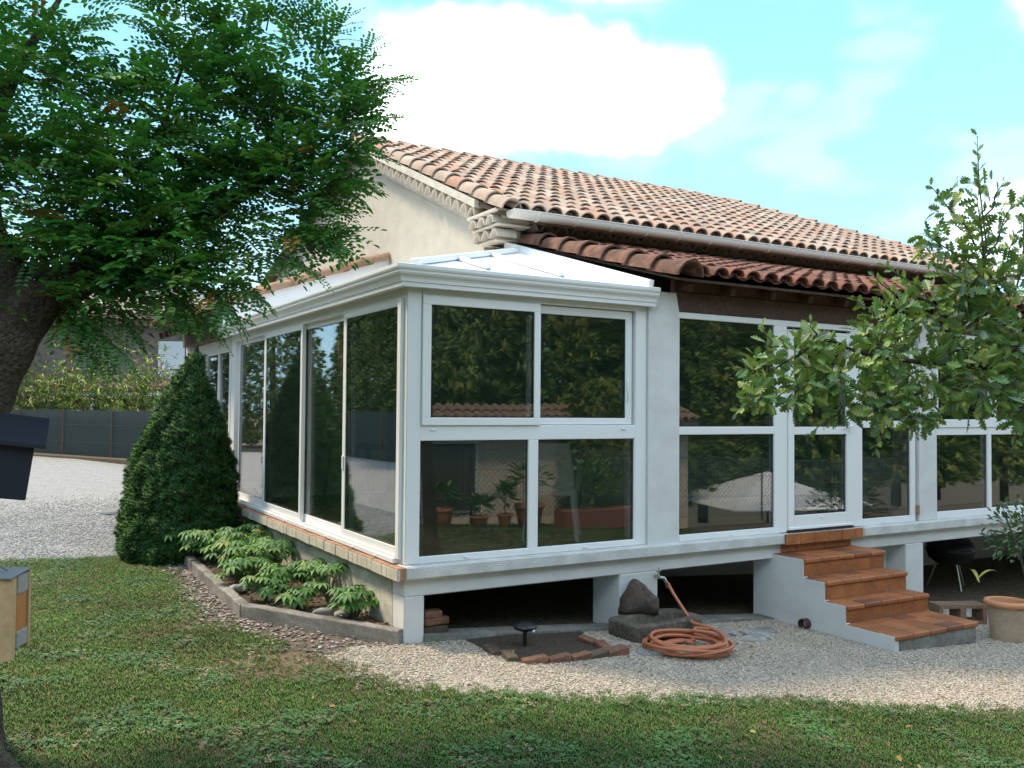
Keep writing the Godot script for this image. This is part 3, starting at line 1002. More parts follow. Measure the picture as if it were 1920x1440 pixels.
func glazing(porch: Node3D) -> void:
	var pvc := plain("white_frame", rgb(0.80, 0.80, 0.79), 0.3)
	var gasket := plain("gasket", rgb(0.02, 0.02, 0.02), 0.6)
	var z0 := -0.07
	var z1 := 0.0
	var fr := func(called: String, x0: float, x1: float, y0: float, y1: float, parent: Node, zz := 0.0) -> Node:
		return pbox(called, Vector3(x0, y0, z0 + zz), Vector3(x1, y1, z1 + zz), pvc, parent, 0.004)
	# bay one: 2.65 to 6.06
	var frame: Node = fr.call("window_frame", 2.648, 6.02, 2.60, 2.655, porch)
	fr.call("mullion", 2.648, 2.675, 0.583, 2.60, frame)
	fr.call("mullion", 3.873, 4.049, 0.583, 2.60, frame)
	fr.call("mullion", 4.985, 5.153, 0.583, 2.60, frame)
	fr.call("mullion", 5.94, 6.02, 0.583, 2.60, frame)
	fr.call("rail", 2.675, 3.873, 1.544, 1.616, frame)
	fr.call("rail", 5.153, 5.94, 1.60, 1.672, frame)
	fr.call("rail", 2.675, 3.873, 0.583, 0.642, frame)
	fr.call("rail", 5.153, 5.94, 0.583, 0.652, frame)
	for r in [[2.675, 3.873, 0.642, 1.544], [2.675, 3.873, 1.616, 2.60], [5.153, 5.94, 0.652, 1.60], [5.153, 5.94, 1.672, 2.60]]:
		double_pane(Vector3(r[0], r[2], -0.045), Vector3(r[1], r[3], -0.02), 2, frame)
	for x in [3.3, 5.45]:
		pbox("drain_cap", Vector3(x, 0.602, 0.0), Vector3(x + 0.04, 0.614, 0.01), pvc, frame, 0.003)
	# door
	var door := pbox("door", Vector3(4.053, 0.60, -0.055), Vector3(4.135, 2.57, 0.012), pvc, porch, 0.004)
	for r in [[4.90, 4.981, 0.60, 2.57], [4.135, 4.90, 0.60, 0.742], [4.135, 4.90, 2.47, 2.57], [4.135, 4.90, 1.535, 1.612]]:
		pbox("door_rail", Vector3(r[0], r[2], -0.055), Vector3(r[1], r[3], 0.012), pvc, door, 0.004)
	pbox("threshold", Vector3(4.04, 0.583, -0.05), Vector3(4.99, 0.597, 0.03), gasket, door, 0.0)
	pbox("weather_bar", Vector3(4.053, 0.604, 0.012), Vector3(4.981, 0.63, 0.028), pvc, door, 0.005)
	pbox("drain_cap", Vector3(4.5, 0.705, 0.012), Vector3(4.54, 0.717, 0.02), pvc, door, 0.003)
	double_pane(Vector3(4.135, 0.742, -0.035), Vector3(4.90, 1.535, -0.01), 2, door)
	double_pane(Vector3(4.135, 1.612, -0.035), Vector3(4.90, 2.47, -0.01), 2, door)
	var st := tool()
	tube(st, [Vector3(4.95, 1.62, 0.012), Vector3(4.95, 1.62, 0.05), Vector3(4.93, 1.62, 0.055), Vector3(4.83, 1.615, 0.055)], [0.01], 8)
	box(st, Vector3(4.935, 1.54, 0.012), Vector3(4.965, 1.68, 0.02), 0.003)
	part("door_handle", st, pvc, door)
	# bay two: sliding panes over fixed panes
	var bay: Node = fr.call("window_frame", 6.37, 9.0, 2.60, 2.655, porch)
	fr.call("rail", 6.37, 9.0, 1.60, 1.69, bay, 0.015)
	fr.call("rail", 6.37, 9.0, 1.515, 1.60, bay)
	fr.call("rail", 6.37, 9.0, 0.583, 0.665, bay)
	fr.call("mullion", 7.345, 7.42, 0.665, 1.515, bay)
	fr.call("mullion", 7.38, 7.5, 1.69, 2.60, bay, 0.015)
	fr.call("mullion", 8.9, 9.0, 0.665, 1.515, bay)
	fr.call("mullion", 8.9, 9.0, 1.69, 2.60, bay)
	fr.call("mullion", 6.37, 6.395, 0.665, 1.515, bay)
	fr.call("mullion", 6.37, 6.43, 1.69, 2.60, bay)
	for r in [[6.395, 7.345, 0.665, 1.515], [7.42, 8.9, 0.665, 1.515], [6.43, 7.38, 1.69, 2.60], [7.5, 8.9, 1.69, 2.60]]:
		double_pane(Vector3(r[0], r[2], -0.045), Vector3(r[1], r[3], -0.02), 2, bay)
	# the far end is closed with a wall
	var plaster: Material = mats["plaster"]
	pbox("end_wall", Vector3(9.3, 0.583, -0.25), Vector3(12.0, 2.66, 0.0), plaster, porch, 0.0)
	pbox("end_wall", Vector3(11.75, 0.583, -2.85), Vector3(12.0, 3.6, -0.25), plaster, porch, 0.0)
	pbox("porch_ceiling", Vector3(2.45, 2.72, -2.85), Vector3(11.75, 2.75, -0.2), plain("ceiling_boards", rgb(0.45, 0.42, 0.37), 0.8), porch, 0.0)

func left_lean_to(plaster: Material, wood: Material) -> void:
	var lean := thing("lean_to", "small orange tiled lean-to beyond the conservatory with dark wooden eave", "lean-to")
	var s := 0.355
	var st := tool()
	# roof deck: eave at x = -0.5, rises to the gable wall
	prism(st, PackedVector2Array([Vector2(-0.5, 2.915), Vector2(-0.5, 2.89), Vector2(2.2, 2.89 + s * 2.7), Vector2(2.2, 2.915 + s * 2.7)]), Transform3D(), -8.3, -5.72)
	var roof := part("lean_to_roof", st, wood, lean)
	var down := Vector3(-1, -s, 0).normalized()
	var orange: Array = []
	for i in 3:
		var v: Vector3 = [Vector3(0.46, 0.26, 0.15), Vector3(0.5, 0.3, 0.19), Vector3(0.42, 0.25, 0.16)][i]
		orange.append(rough_mat("orange_tile_%d" % i, rgb(v.x * 0.7, v.y * 0.7, v.z * 0.7), rgb(v.x * 1.1, v.y * 1.1, v.z * 1.1), 1.6, 0.9, 0.02, 0.1, 0.1, 0.7))
	lay_tiles(roof, Vector3(-0.52, 2.935, -8.25), Vector3(0, 0, 1), down, 12, 8, 0.21, 0.36, cover_tile(0.43, 0.088, 0.072, 0.014, 0.022), trough_tile(0.4, 0.098, 0.02), orange, orange[2], 300, func(_u: float, v: float) -> bool: return v < 2.9)
	var cap := cover_tile(0.47, 0.12, 0.105, 0.018, 0.02, 10)
	for i in 8:
		var o := mesh_node("verge_tile", cap, orange[i % 2], roof)
		o.transform = Transform3D(Basis(Vector3(0, 0, 1), down.cross(Vector3(0, 0, 1)), down), Vector3(-0.5, 2.93, -5.72) - down * ((i + 1) * 0.37))
	# eave beam, rafters, post, wall and window below
	pbox("beam", Vector3(-0.12, 2.68, -8.3), Vector3(0.04, 2.88, -5.75), wood, lean, 0.005)
	for i in 7:
		st = tool()
		obox(st, Transform3D(Basis(Vector3(0, 0, 1), 0.34), Vector3(-0.2, 2.93, -8.2 + i * 0.4)), Vector3(0.3, 0.045, 0.035), 0.003)
		part("rafter", st, wood, lean)
	pbox("post", Vector3(-0.06, 0.583, -8.35), Vector3(0.2, 2.7, -8.1), plaster, lean, 0.006)
	var pvc: Material = plain("white_frame", rgb(0.80, 0.80, 0.79), 0.3)
	pbox("side_wall", Vector3(0.0, 0.483, -8.1), Vector3(0.14, 0.62, -5.75), plaster, lean, 0.0)
	var fr := pbox("window_frame", Vector3(0.02, 2.5, -8.1), Vector3(0.1, 2.68, -5.75), pvc, lean, 0.004)
	for z in [-8.1, -7.3, -6.5, -5.83]:
		pbox("mullion", Vector3(0.02, 0.62, z), Vector3(0.1, 2.5, z + 0.08), pvc, fr, 0.004)
	for z in [-8.02, -7.22, -6.42]:
		double_pane(Vector3(0.045, 0.62, z), Vector3(0.07, 2.5, z + 0.72), 0, fr)
	pbox("back_wall", Vector3(0.1, 0.483, -8.45), Vector3(2.2, 3.6, -8.35), plaster, lean, 0.0)

# ---------------------------------------------------------------- the white conservatory in the corner
func build_conservatory() -> void:
	var con := thing("conservatory", "white framed glass conservatory on the corner of the house with sliding panes", "conservatory")
	var pvc: Material = mats["white_frame"]
	var sheet_white := plain("roof_panel_white", rgb(0.80, 0.81, 0.82), 0.35)
	var gasket: Material = mats["gasket"]
	# posts
	pbox("post", Vector3(0.0, 0.584, -0.12), Vector3(0.12, 2.69, 0.0), pvc, con, 0.006)
	pbox("post", Vector3(2.18, 0.584, -0.12), Vector3(2.30, 2.69, -0.004), pvc, con, 0.006)
	pbox("post", Vector3(0.0, 0.584, -5.62), Vector3(0.13, 2.69, -5.42), pvc, con, 0.006)
	# headers
	pbox("header", Vector3(0.12, 2.63, -0.12), Vector3(2.18, 2.70, 0.0), pvc, con, 0.004)
	pbox("header", Vector3(0.0, 2.60, -5.42), Vector3(0.12, 2.70, -0.12), pvc, con, 0.004)
	# front, lower: two fixed panes
	var low := pbox("fixed_window", Vector3(0.12, 1.515, -0.07), Vector3(2.18, 1.632, -0.002), pvc, con, 0.004)
	pbox("rail", Vector3(0.12, 0.584, -0.07), Vector3(2.18, 0.638, -0.002), pvc, low, 0.004)
	pbox("mullion", Vector3(1.083, 0.638, -0.07), Vector3(1.176, 1.515, -0.002), pvc, low, 0.004)
	pbox("mullion", Vector3(2.165, 0.638, -0.07), Vector3(2.18, 1.515, -0.002), pvc, low, 0.003)
	for r in [[0.12, 1.083], [1.176, 2.165]]:
		double_pane(Vector3(r[0], 0.638, -0.048), Vector3(r[1], 1.515, -0.022), 2, low)
	for r in [[0.50, 0.603], [1.62, 0.603], [0.20, 1.592], [2.02, 1.592]]:
		pbox("drain_cap", Vector3(r[0], r[1], -0.002), Vector3(r[0] + 0.045, r[1] + 0.014, 0.01), pvc, low, 0.004)
	# front, upper: two sliding sashes, the left one in front
	var s1 := pbox("sliding_sash", Vector3(0.122, 1.632, -0.03), Vector3(1.181, 1.692, 0.018), pvc, con, 0.004)
	pbox("sash_rail", Vector3(0.122, 2.556, -0.03), Vector3(1.181, 2.629, 0.018), pvc, s1, 0.004)
	pbox("sash_stile", Vector3(0.122, 1.692, -0.03), Vector3(0.195, 2.556, 0.018), pvc, s1, 0.004)
	pbox("sash_stile", Vector3(1.121, 1.692, -0.03), Vector3(1.181, 2.556, 0.018), pvc, s1, 0.004)
	double_pane(Vector3(0.195, 1.692, -0.02), Vector3(1.121, 2.556, 0.006), 2, s1)
	var s2 := pbox("sliding_sash", Vector3(1.10, 1.636, -0.085), Vector3(2.16, 1.692, -0.035), pvc, con, 0.004)
	pbox("sash_rail", Vector3(1.10, 2.556, -0.085), Vector3(2.16, 2.625, -0.035), pvc, s2, 0.004)
	pbox("sash_stile", Vector3(1.10, 1.692, -0.085), Vector3(1.17, 2.556, -0.035), pvc, s2, 0.004)
	pbox("sash_stile", Vector3(2.09, 1.692, -0.085), Vector3(2.16, 2.556, -0.035), pvc, s2, 0.004)
	double_pane(Vector3(1.17, 1.692, -0.075), Vector3(2.09, 2.556, -0.045), 2, s2)
	var hd := tool()
	tube(hd, [Vector3(2.105, 1.83, -0.034), Vector3(2.1, 1.86, -0.012), Vector3(2.095, 1.93, -0.004), Vector3(2.1, 2.0, -0.012), Vector3(2.105, 2.03, -0.034)], [0.007], 8)
	part("sash_handle", hd, pvc, s2)
	# left side: four tall sliding sashes on a double track
	pbox("track", Vector3(-0.045, 0.584, -5.42), Vector3(0.12, 0.622, -0.12), pvc, con, 0.004)
	pbox("track_rib", Vector3(-0.03, 0.622, -5.42), Vector3(-0.022, 0.642, -0.12), pvc, con, 0.0)
	pbox("jamb", Vector3(-0.028, 0.622, -0.125), Vector3(0.0, 2.60, -0.06), pvc, con, 0.003)
	var spans := [[-1.40, -0.121, 0.0], [-2.70, -1.31, 0.045], [-4.03, -2.60, 0.0], [-5.42, -3.92, 0.045]]
	for k in 4:
		var z0: float = spans[k][0]
		var z1: float = spans[k][1]
		var x: float = spans[k][2]
		var sash := pbox("sliding_sash", Vector3(x, 0.622, z0), Vector3(x + 0.04, 0.702, z1), pvc, con, 0.004)
		pbox("sash_rail", Vector3(x, 2.548, z0), Vector3(x + 0.04, 2.606, z1), pvc, sash, 0.004)
		pbox("sash_stile", Vector3(x, 0.702, z0), Vector3(x + 0.04, 2.548, z0 + 0.075), pvc, sash, 0.004)
		pbox("sash_stile", Vector3(x, 0.702, z1 - 0.06), Vector3(x + 0.04, 2.548, z1), pvc, sash, 0.004)
		double_pane(Vector3(x + 0.006, 0.702, z0 + 0.075), Vector3(x + 0.034, 2.548, z1 - 0.06), 0, sash)
		if k == 0:
			pbox("sash_handle", Vector3(x - 0.012, 1.22, z0 + 0.02), Vector3(x, 1.34, z0 + 0.05), pvc, sash, 0.004)
	for z in [-0.5, -1.0, -1.7, -2.3, -3.0, -3.6, -4.4]:
		pbox("drain_cap", Vector3(-0.053, 0.592, z), Vector3(-0.045, 0.604, z + 0.045), pvc, con, 0.002)
	# gutter: an ogee section round the corner, with its soffit
	var prof := PackedVector2Array([Vector2(0.0, 0.0), Vector2(0.052, 0.0), Vector2(0.052, 0.03), Vector2(0.062, 0.036), Vector2(0.064, 0.058), Vector2(0.072, 0.072), Vector2(0.09, 0.086), Vector2(0.098, 0.1), Vector2(0.098, 0.116), Vector2(0.106, 0.12), Vector2(0.112, 0.134), Vector2(0.112, 0.158), Vector2(0.104, 0.162), Vector2(0.0, 0.162)])
	var st := tool()
	# travel so that right-hand is outside: from the front right end to the corner, then back along the left
	sweep(st, prof, [Vector3(2.33, 2.672, 0.035), Vector3(-0.035, 2.672, 0.035), Vector3(-0.035, 2.672, -5.95)].map(func(v: Vector3) -> Vector3: return v) if false else [Vector3(-0.035, 2.672, -5.95), Vector3(-0.035, 2.672, 0.035), Vector3(2.33, 2.672, 0.035)])
	part("gutter", st, pvc, con)
	pbox("soffit", Vector3(-0.034, 2.70, -5.94), Vector3(0.2, 2.82, 0.03), pvc, con, 0.0)
	pbox("soffit", Vector3(0.2, 2.70, -0.2), Vector3(2.33, 2.82, 0.03), pvc, con, 0.0)
	# roof: two slopes meeting on a hip that runs to the corner of the house
	var s := 0.29
	var y0 := 2.832
	var zt := -2.62
	var corner := Vector3(0.0, y0, 0.05)
	var top := Vector3(2.2, y0 + s * 2.25, zt + 0.37)
	st = tool()
	var below := Vector3(1.2, 0, -1)
	var fr := Vector3(2.36, y0, 0.05)
	var frt := Vector3(2.36, y0 + s * 2.9, -2.85)
	var hy := func(x: float) -> Vector3: return Vector3(x, y0 + s * x, 0.05 - x)
	var ht: Vector3 = hy.call(2.2)
	var zth := Vector3(2.2, y0 + s * 2.25, -2.2)
	tri(st, corner, fr, Vector3(2.36, y0 + s * 2.25, -2.2), below)
	tri(st, corner, Vector3(2.36, y0 + s * 2.25, -2.2), ht, below)
	quad(st, Vector3(2.2, y0 + s * 2.2, -2.15), Vector3(2.36, y0 + s * 2.25, -2.2), frt, Vector3(2.2, y0 + s * 2.9, -2.85), below)
	quad(st, corner, ht, Vector3(2.2, ht.y, -5.72), Vector3(0.0, y0, -5.72), below)
	quad(st, corner - Vector3(0, 0.03, 0), ht - Vector3(0, 0.03, 0), Vector3(2.2, ht.y - 0.03, -5.72), Vector3(0.0, y0 - 0.03, -5.72), Vector3(1, 9, -3))
	part("roof_panel", st, sheet_white, con)
	st = tool()
	tri(st, corner - Vector3(0, 0.03, 0), fr - Vector3(0, 0.03, 0), Vector3(2.36, y0 + s * 2.25 - 0.03, -2.2), Vector3(1, 9, -1))
	tri(st, corner - Vector3(0, 0.03, 0), Vector3(2.36, y0 + s * 2.25 - 0.03, -2.2), ht - Vector3(0, 0.03, 0), Vector3(1, 9, -1))
	part("roof_lining", st, sheet_white, con)
	var bar := func(a: Vector3, b: Vector3, w: float, h: float, called: String) -> void:
		var d := b - a
		var q := tool()
		var zb := d.normalized()
		var xb := Vector3.UP.cross(zb).normalized()
		obox(q, Transform3D(Basis(xb, zb.cross(xb), zb), (a + b) * 0.5 + zb.cross(xb) * h * 0.5), Vector3(w * 0.5, h * 0.5, d.length() * 0.5), 0.008)
		part(called, q, pvc, con)
	bar.call(corner + Vector3(0.06, 0.02, -0.06), ht, 0.075, 0.05, "hip_bar")
	for x in [0.78, 1.5]:
		bar.call(Vector3(x, y0 + 0.01 + s * 0.2, -0.15), hy.call(x), 0.055, 0.038, "glazing_bar")
		# the little end clip of each bar
		var q := tool()
		box(q, Vector3(x - 0.016, y0 + 0.045, -0.16), Vector3(x + 0.016, y0 + 0.085, -0.15), 0.004)
		part("bar_end", q, plain("bar_clip", rgb(0.35, 0.35, 0.35), 0.5), con)
	for z in [-0.85, -1.75, -2.65, -3.55, -4.45, -5.3]:
		bar.call(Vector3(0.03, y0 + 0.012, z), Vector3(minf(-z, 2.15), y0 + s * minf(-z, 2.15), z), 0.055, 0.045, "glazing_bar")
	# flashings under the tile verges on the right and on the far left
	st = tool()
	obox(st, Transform3D(Basis(Vector3.RIGHT, atan(s)), Vector3(2.28, y0 + s * 1.25 + 0.035, -1.2)), Vector3(0.03, 0.045, 1.33), 0.006)
	part("side_flashing", st, pvc, con)
	st = tool()
	prism(st, PackedVector2Array([Vector2(-0.1, 2.75), Vector2(2.2, 3.3), Vector2(2.2, 3.93), Vector2(-0.1, 3.08)]), Transform3D(), -5.72, -5.69)
	part("end_flashing", st, sheet_white, con)
	st = tool()
	prism(st, PackedVector2Array([Vector2(0.0, 2.7), Vector2(2.2, 2.7), Vector2(2.2, 3.5), Vector2(0.0, 2.83)]), Transform3D(), -5.68, -5.64)
	part("end_panel", st, sheet_white, con)
	# floor covering inside
	pbox("floor_tiles", Vector3(0.16, 0.571, -5.6), Vector3(2.2, 0.583, -0.12), rough_mat("floor_tile", rgb(0.13, 0.095, 0.07), rgb(0.19, 0.14, 0.10), 1.5, 0.5, 0.03), con, 0.0)
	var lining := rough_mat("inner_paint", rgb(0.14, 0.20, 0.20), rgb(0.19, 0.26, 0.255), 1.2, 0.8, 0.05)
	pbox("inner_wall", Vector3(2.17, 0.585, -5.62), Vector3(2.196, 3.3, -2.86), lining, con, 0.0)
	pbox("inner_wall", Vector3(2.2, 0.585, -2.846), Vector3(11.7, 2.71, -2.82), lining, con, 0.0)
	pbox("floor_tiles", Vector3(2.2, 0.571, -2.85), Vector3(11.7, 0.583, -0.12), mats["floor_tile"], con, 0.0)

# ---------------------------------------------------------------- steps up to the door
func build_steps() -> void:
	var steps := thing("steps", "rendered garden steps with terracotta tiled treads leading up to the white door", "steps", Vector3(3.85, 0, 0))
	var plaster: Material = mats["plaster"]
	var grey: Material = mats["concrete"]
	var tints: Array = []
	for i in 6:
		var v: Vector3 = [Vector3(0.46, 0.155, 0.045), Vector3(0.50, 0.175, 0.052), Vector3(0.42, 0.14, 0.042), Vector3(0.48, 0.17, 0.055), Vector3(0.27, 0.09, 0.04), Vector3(0.52, 0.21, 0.07)][i]
		tints.append(rough_mat("step_tile_%d" % i, rgb(v.x * 0.75, v.y * 0.72, v.z * 0.7), rgb(v.x * 1.12, v.y * 1.15, v.z * 1.15), 2.5, 0.55, 0.02, 0.06, 0.1, 0.75))
	var w := 1.15
	var tops := [0.395, 0.225, 0.055, -0.105]
	var nose := [0.40, 0.645, 0.875, 1.36]
	var gy := -0.5
	# masonry core; its left flank shows as one rendered wall
	var o := PackedVector2Array([Vector2(-0.25, gy), Vector2(1.345, gy), Vector2(1.345, -0.112), Vector2(0.862, -0.112), Vector2(0.85, -0.1), Vector2(0.85, 0.048), Vector2(0.63, 0.048), Vector2(0.62, 0.06), Vector2(0.62, 0.218), Vector2(0.385, 0.218), Vector2(0.376, 0.23), Vector2(0.376, 0.388), Vector2(-0.25, 0.388)])
	var t := Transform3D(Basis(Vector3(0, 0, 1), Vector3.UP, Vector3(-1, 0, 0)), Vector3.ZERO)
	var st := tool()
	prism(st, o, t, -0.05, 0.004)
	var core := part("side_wall", st, plaster, steps)
	st = tool()
	prism(st, PackedVector2Array([Vector2(-0.25, gy), Vector2(1.335, gy), Vector2(1.335, -0.147), Vector2(0.85, -0.147), Vector2(0.85, 0.016), Vector2(0.62, 0.016), Vector2(0.62, 0.186), Vector2(0.375, 0.186), Vector2(0.375, 0.358), Vector2(-0.25, 0.358)]), t, -w + 0.01, -0.052)
	part("step_core", st, grey, core)
	# treads: square tiles with a rounded nosing course, risers of upright tiles
	var n := 5
	for k in 4:
		var z1: float = nose[k]
		var zb: float = 0.0 if k == 0 else nose[k - 1] - 0.035
		var y: float = tops[k]
		var lengths := [z1 - 0.155, zb + 0.0]
		for i in n:
			var x0 := w * i / n + 0.002
			var x1 := w * (i + 1) / n - 0.002
			# nosing
			var q := pbox("nosing_tile", Vector3(x0, y - 0.042, z1 - 0.15), Vector3(x1, y, z1), tints[rng.randi() % 6 if rng.randf() < 0.4 else rng.randi() % 4], steps, 0.009)
			q.position.y += rng.randf_range(-0.0015, 0.0015)
		var z := z1 - 0.154
		var row := 0
		while z > zb + 0.02:
			var za := maxf(z - 0.22, zb)
			for i in n + (row % 2):
				var off := 0.0 if row % 2 == 0 else -0.5
				var x0 := maxf(w * (i + off) / n, 0.0) + 0.002
				var x1 := minf(w * (i + 1 + off) / n, w) - 0.002
				var q := pbox("tread_tile", Vector3(x0, y - 0.02, za + 0.002), Vector3(x1, y - 0.001, z), tints[4 if rng.randf() < 0.1 else rng.randi() % 4], steps, 0.003)
				q.position.y += rng.randf_range(-0.001, 0.001)
			z = za - 0.002
			row += 1
	# risers (three full ones between treads, and the low course under the sill)
	var ris := [[0.580, 0.475, 0.086, 0.0], [0.472, 0.398, 0.02, 0.09], [0.352, 0.228, 0.40, 0.06], [0.182, 0.058, 0.645, 0.12], [0.012, -0.102, 0.875, 0.03]]
	for k in ris.size():
		var r: Array = ris[k]
		var x := 0.0 - float(r[3])
		var zf: float = r[2] - (0.0 if k < 2 else 0.022)
		var end := w + (0.06 if k == 0 else 0.0)
		if k == 0:
			x = 0.09
		if k == 1:
			x = 0.1
			end = w - 0.05
		while x < end - 0.02:
			var xb := minf(x + 0.2, end)
			var q := pbox("riser_tile", Vector3(maxf(x, 0.0) + 0.002, r[1], zf - 0.02), Vector3(xb - 0.002, r[0], zf), tints[rng.randi() % 4], steps, 0.004)
			q.position.z += rng.randf_range(-0.0015, 0.0015)
			x = xb
	# drain pipe end in the flank
	var pipe := tool()
	var rows: Array = []
	for p in [[0.0, 0.05], [-0.07, 0.05], [-0.07, 0.042], [0.1, 0.042]]:
		var row := PackedVector3Array()
		for i in 16:
			var a := TAU * i / 16
			row.append(Vector3(p[0], -0.19 + sin(a) * p[1], 0.42 + cos(a) * p[1]))
		rows.append(row)
	surf(pipe, rows, false, true)
	part("drain_pipe", pipe, plain("pipe_brown", rgb(0.07, 0.04, 0.03), 0.6), steps)

# ---------------------------------------------------------------- small things by the wall
func rock(st: SurfaceTool, c: Vector3, r: Vector3, sd: int, n := 16, amp := 0.35, flat := 0.0) -> void:
	var rows: Array = []
	for i in n / 2 + 1:
		var th := PI * i / (n / 2)
		var row := PackedVector3Array()
		for k in n:
			var a := TAU * k / n
			var d := Vector3(sin(th) * cos(a), -cos(th), sin(th) * sin(a))
			var q := 1.0 + amp * noise_a.get_noise_3d(d.x * 70 + sd * 31, d.y * 70, d.z * 70) + amp * 0.3 * noise_b.get_noise_3d(d.x * 190 + sd * 13, d.y * 190, d.z * 190)
			var p := d * q
			if flat > 0.0:
				p.y = clampf(p.y, -flat, flat)
			row.append(c + p * r)
		rows.append(row)
	surf(st, rows, true, true)

func build_garden_things() -> void:
	# hose, its tap
	var hose := tool()
	var pts: Array = []
	var c := Vector3(2.05, 0.0, 0.82)
	var y0 := ground(c.x, c.z)
	for k in 27:
		var u := k / 26.0
		var p := Vector3(2.46, 0.23, 0.10).lerp(Vector3(2.38, 0.0, 0.5), u)
		p.y = lerpf(0.255, y0 + 0.13, pow(u, 0.75)) - 0.05 * sin(u * PI)
		p.x += 0.05 * sin(u * PI)
		pts.append(p)
	var turns := 8.0
	var steps := 300
	var a0 := -0.75
	for k in steps:
		var u := k / float(steps - 1)
		var a := a0 + u * TAU * turns
		var layer := floorf(u * turns)
		var r := 0.335 - 0.045 * absf(sin(layer * 1.7)) - 0.02 * sin(a * 0.5 + layer) - 0.07 * smoothstep(0.75, 1.0, u)
		var off := Vector3(0.03 * sin(layer * 2.3), 0, 0.035 * cos(layer * 3.1))
		var y := y0 + 0.025 + 0.10 * (1.0 - u) + 0.012 * sin(a * 2.0 + layer * 1.3)
		var p := c + off + Vector3(cos(a) * r * 1.0, 0, sin(a) * r * 0.92)
		p.y = maxf(y, ground(p.x, p.z) + 0.02)
		if k < 12:
			p = pts[26].lerp(p, k / 12.0)
		pts.append(p)
	tube(hose, pts, [0.0135], 8)
	single("garden_hose", hose, rough_mat("hose_orange", rgb(0.40, 0.13, 0.06), rgb(0.54, 0.20, 0.10), 3.0, 0.6, 0.03), "orange garden hose coiled on the gravel and hanging from the tap", "hose")
	var tap := thing("garden_tap", "small metal tap on the pier above the hose", "tap", Vector3(2.40, 0.30, 0.0))
	var metal := plain("tap_metal", rgb(0.42, 0.40, 0.36), 0.35, 0.9)
	var st := tool()
	tube(st, [Vector3(0, 0, -0.01), Vector3(0, 0, 0.06), Vector3(0.03, -0.005, 0.085), Vector3(0.05, -0.05, 0.095)], [0.016, 0.016, 0.015, 0.013], 10)
	part("spout", st, metal, tap)
	st = tool()
	tube(st, [Vector3(0, 0.01, 0.045), Vector3(0, 0.05, 0.045)], [0.014, 0.009], 10)
	obox(st, Transform3D(Basis(), Vector3(0, 0.056, 0.045)), Vector3(0.03, 0.007, 0.007), 0.003)
	obox(st, Transform3D(Basis(), Vector3(0, 0.07, 0.045)), Vector3(0.006, 0.016, 0.006), 0.003)
	part("handle", st, metal, tap)
	st = tool()
	tube(st, [Vector3(0.05, -0.045, 0.095), Vector3(0.058, -0.09, 0.10)], [0.018, 0.018], 10)
	part("hose_clip", st, plain("hose_clip", rgb(0.12, 0.04, 0.02), 0.6), tap)
	# trough and boulder
	st = tool()
	var stone := rough_mat("trough_stone", rgb(0.10, 0.08, 0.06), rgb(0.32, 0.27, 0.21), 2.0, 0.95, 0.02, 1.2, 0.08, 0.6)
	var rows: Array = []
	for ring in [[0.36, 0.185, -0.2], [0.385, 0.205, -0.08], [0.385, 0.205, 0.01], [0.375, 0.195, 0.028], [0.315, 0.14, 0.03], [0.30, 0.125, 0.01], [0.27, 0.10, -0.09]]:
		var row := PackedVector3Array()
		for k in 40:
			var a := TAU * k / 40.0
			var e := 0.24
			var p := Vector3(signf(cos(a)) * pow(absf(cos(a)), e) * ring[0], ring[2], signf(sin(a)) * pow(absf(sin(a)), e) * ring[1])
			p += Vector3(noise_a.get_noise_3dv(p * 700.0), noise_a.get_noise_3dv(p * 700.0 + Vector3(90, 0, 0)), noise_a.get_noise_3dv(p * 700.0 + Vector3(0, 80, 0))) * 0.011
			row.append(p)
		rows.append(row)
	surf(st, rows, true, true)
	for k in 40:
		tri(st, Vector3(0, -0.095, 0), rows[6][k], rows[6][(k + 1) % 40], Vector3(0, -1, 0))
	var tr := single("stone_trough", st, stone, "rough old stone trough standing below the tap", "trough")
	tr.position = Vector3(2.17, 0.0, 0.29)
	tr.rotation.y = 0.06
	st = tool()
	# a broken triangular slab of rock
	var prof := PackedVector2Array([Vector2(-0.17, 0.0), Vector2(0.17, 0.0), Vector2(0.165, 0.13), Vector2(0.10, 0.20), Vector2(0.0, 0.29), Vector2(-0.045, 0.305), Vector2(-0.10, 0.24), Vector2(-0.16, 0.11)])
	var layers: Array = []
	for z in [[-0.09, 0.86], [-0.05, 1.0], [0.03, 0.98], [0.075, 0.72], [0.095, 0.25]]:
		var row := PackedVector3Array()
		for i in prof.size():
			for h in 3:
				var p := prof[i].lerp(prof[(i + 1) % prof.size()], h / 3.0)
				var q: Vector2 = (p - Vector2(0.0, 0.12)) * float(z[1]) + Vector2(0.0, 0.12)
				var v := Vector3(q.x, maxf(q.y, 0.0), z[0])
				v += Vector3(noise_a.get_noise_3dv(v * 500.0), noise_a.get_noise_3dv(v * 500.0 + Vector3(50, 0, 0)), noise_a.get_noise_3dv(v * 500.0 + Vector3(0, 50, 0))) * 0.03
				row.append(v)
		layers.append(row)
	surf(st, layers, false, true)
	for k in layers[4].size():
		tri(st, Vector3(0.01, 0.13, 0.1), layers[4][k], layers[4][(k + 1) % layers[4].size()], Vector3.ZERO)
	var bo := single("boulder", st, rough_mat("boulder_stone", rgb(0.06, 0.05, 0.048), rgb(0.22, 0.15, 0.11), 2.2, 0.9, 0.018, 0.8, 0.07, 0.7), "dark triangular boulder leaning on the pier behind the trough", "boulder")
	bo.position = Vector3(2.14, 0.015, 0.11)
	bo.rotation.y = -0.3
	# low garden light on a spike
	var lamp := thing("garden_light", "small dark mushroom shaped garden light in the soil bed", "garden light", Vector3(0.84, ground(0.84, 0.36), 0.36))
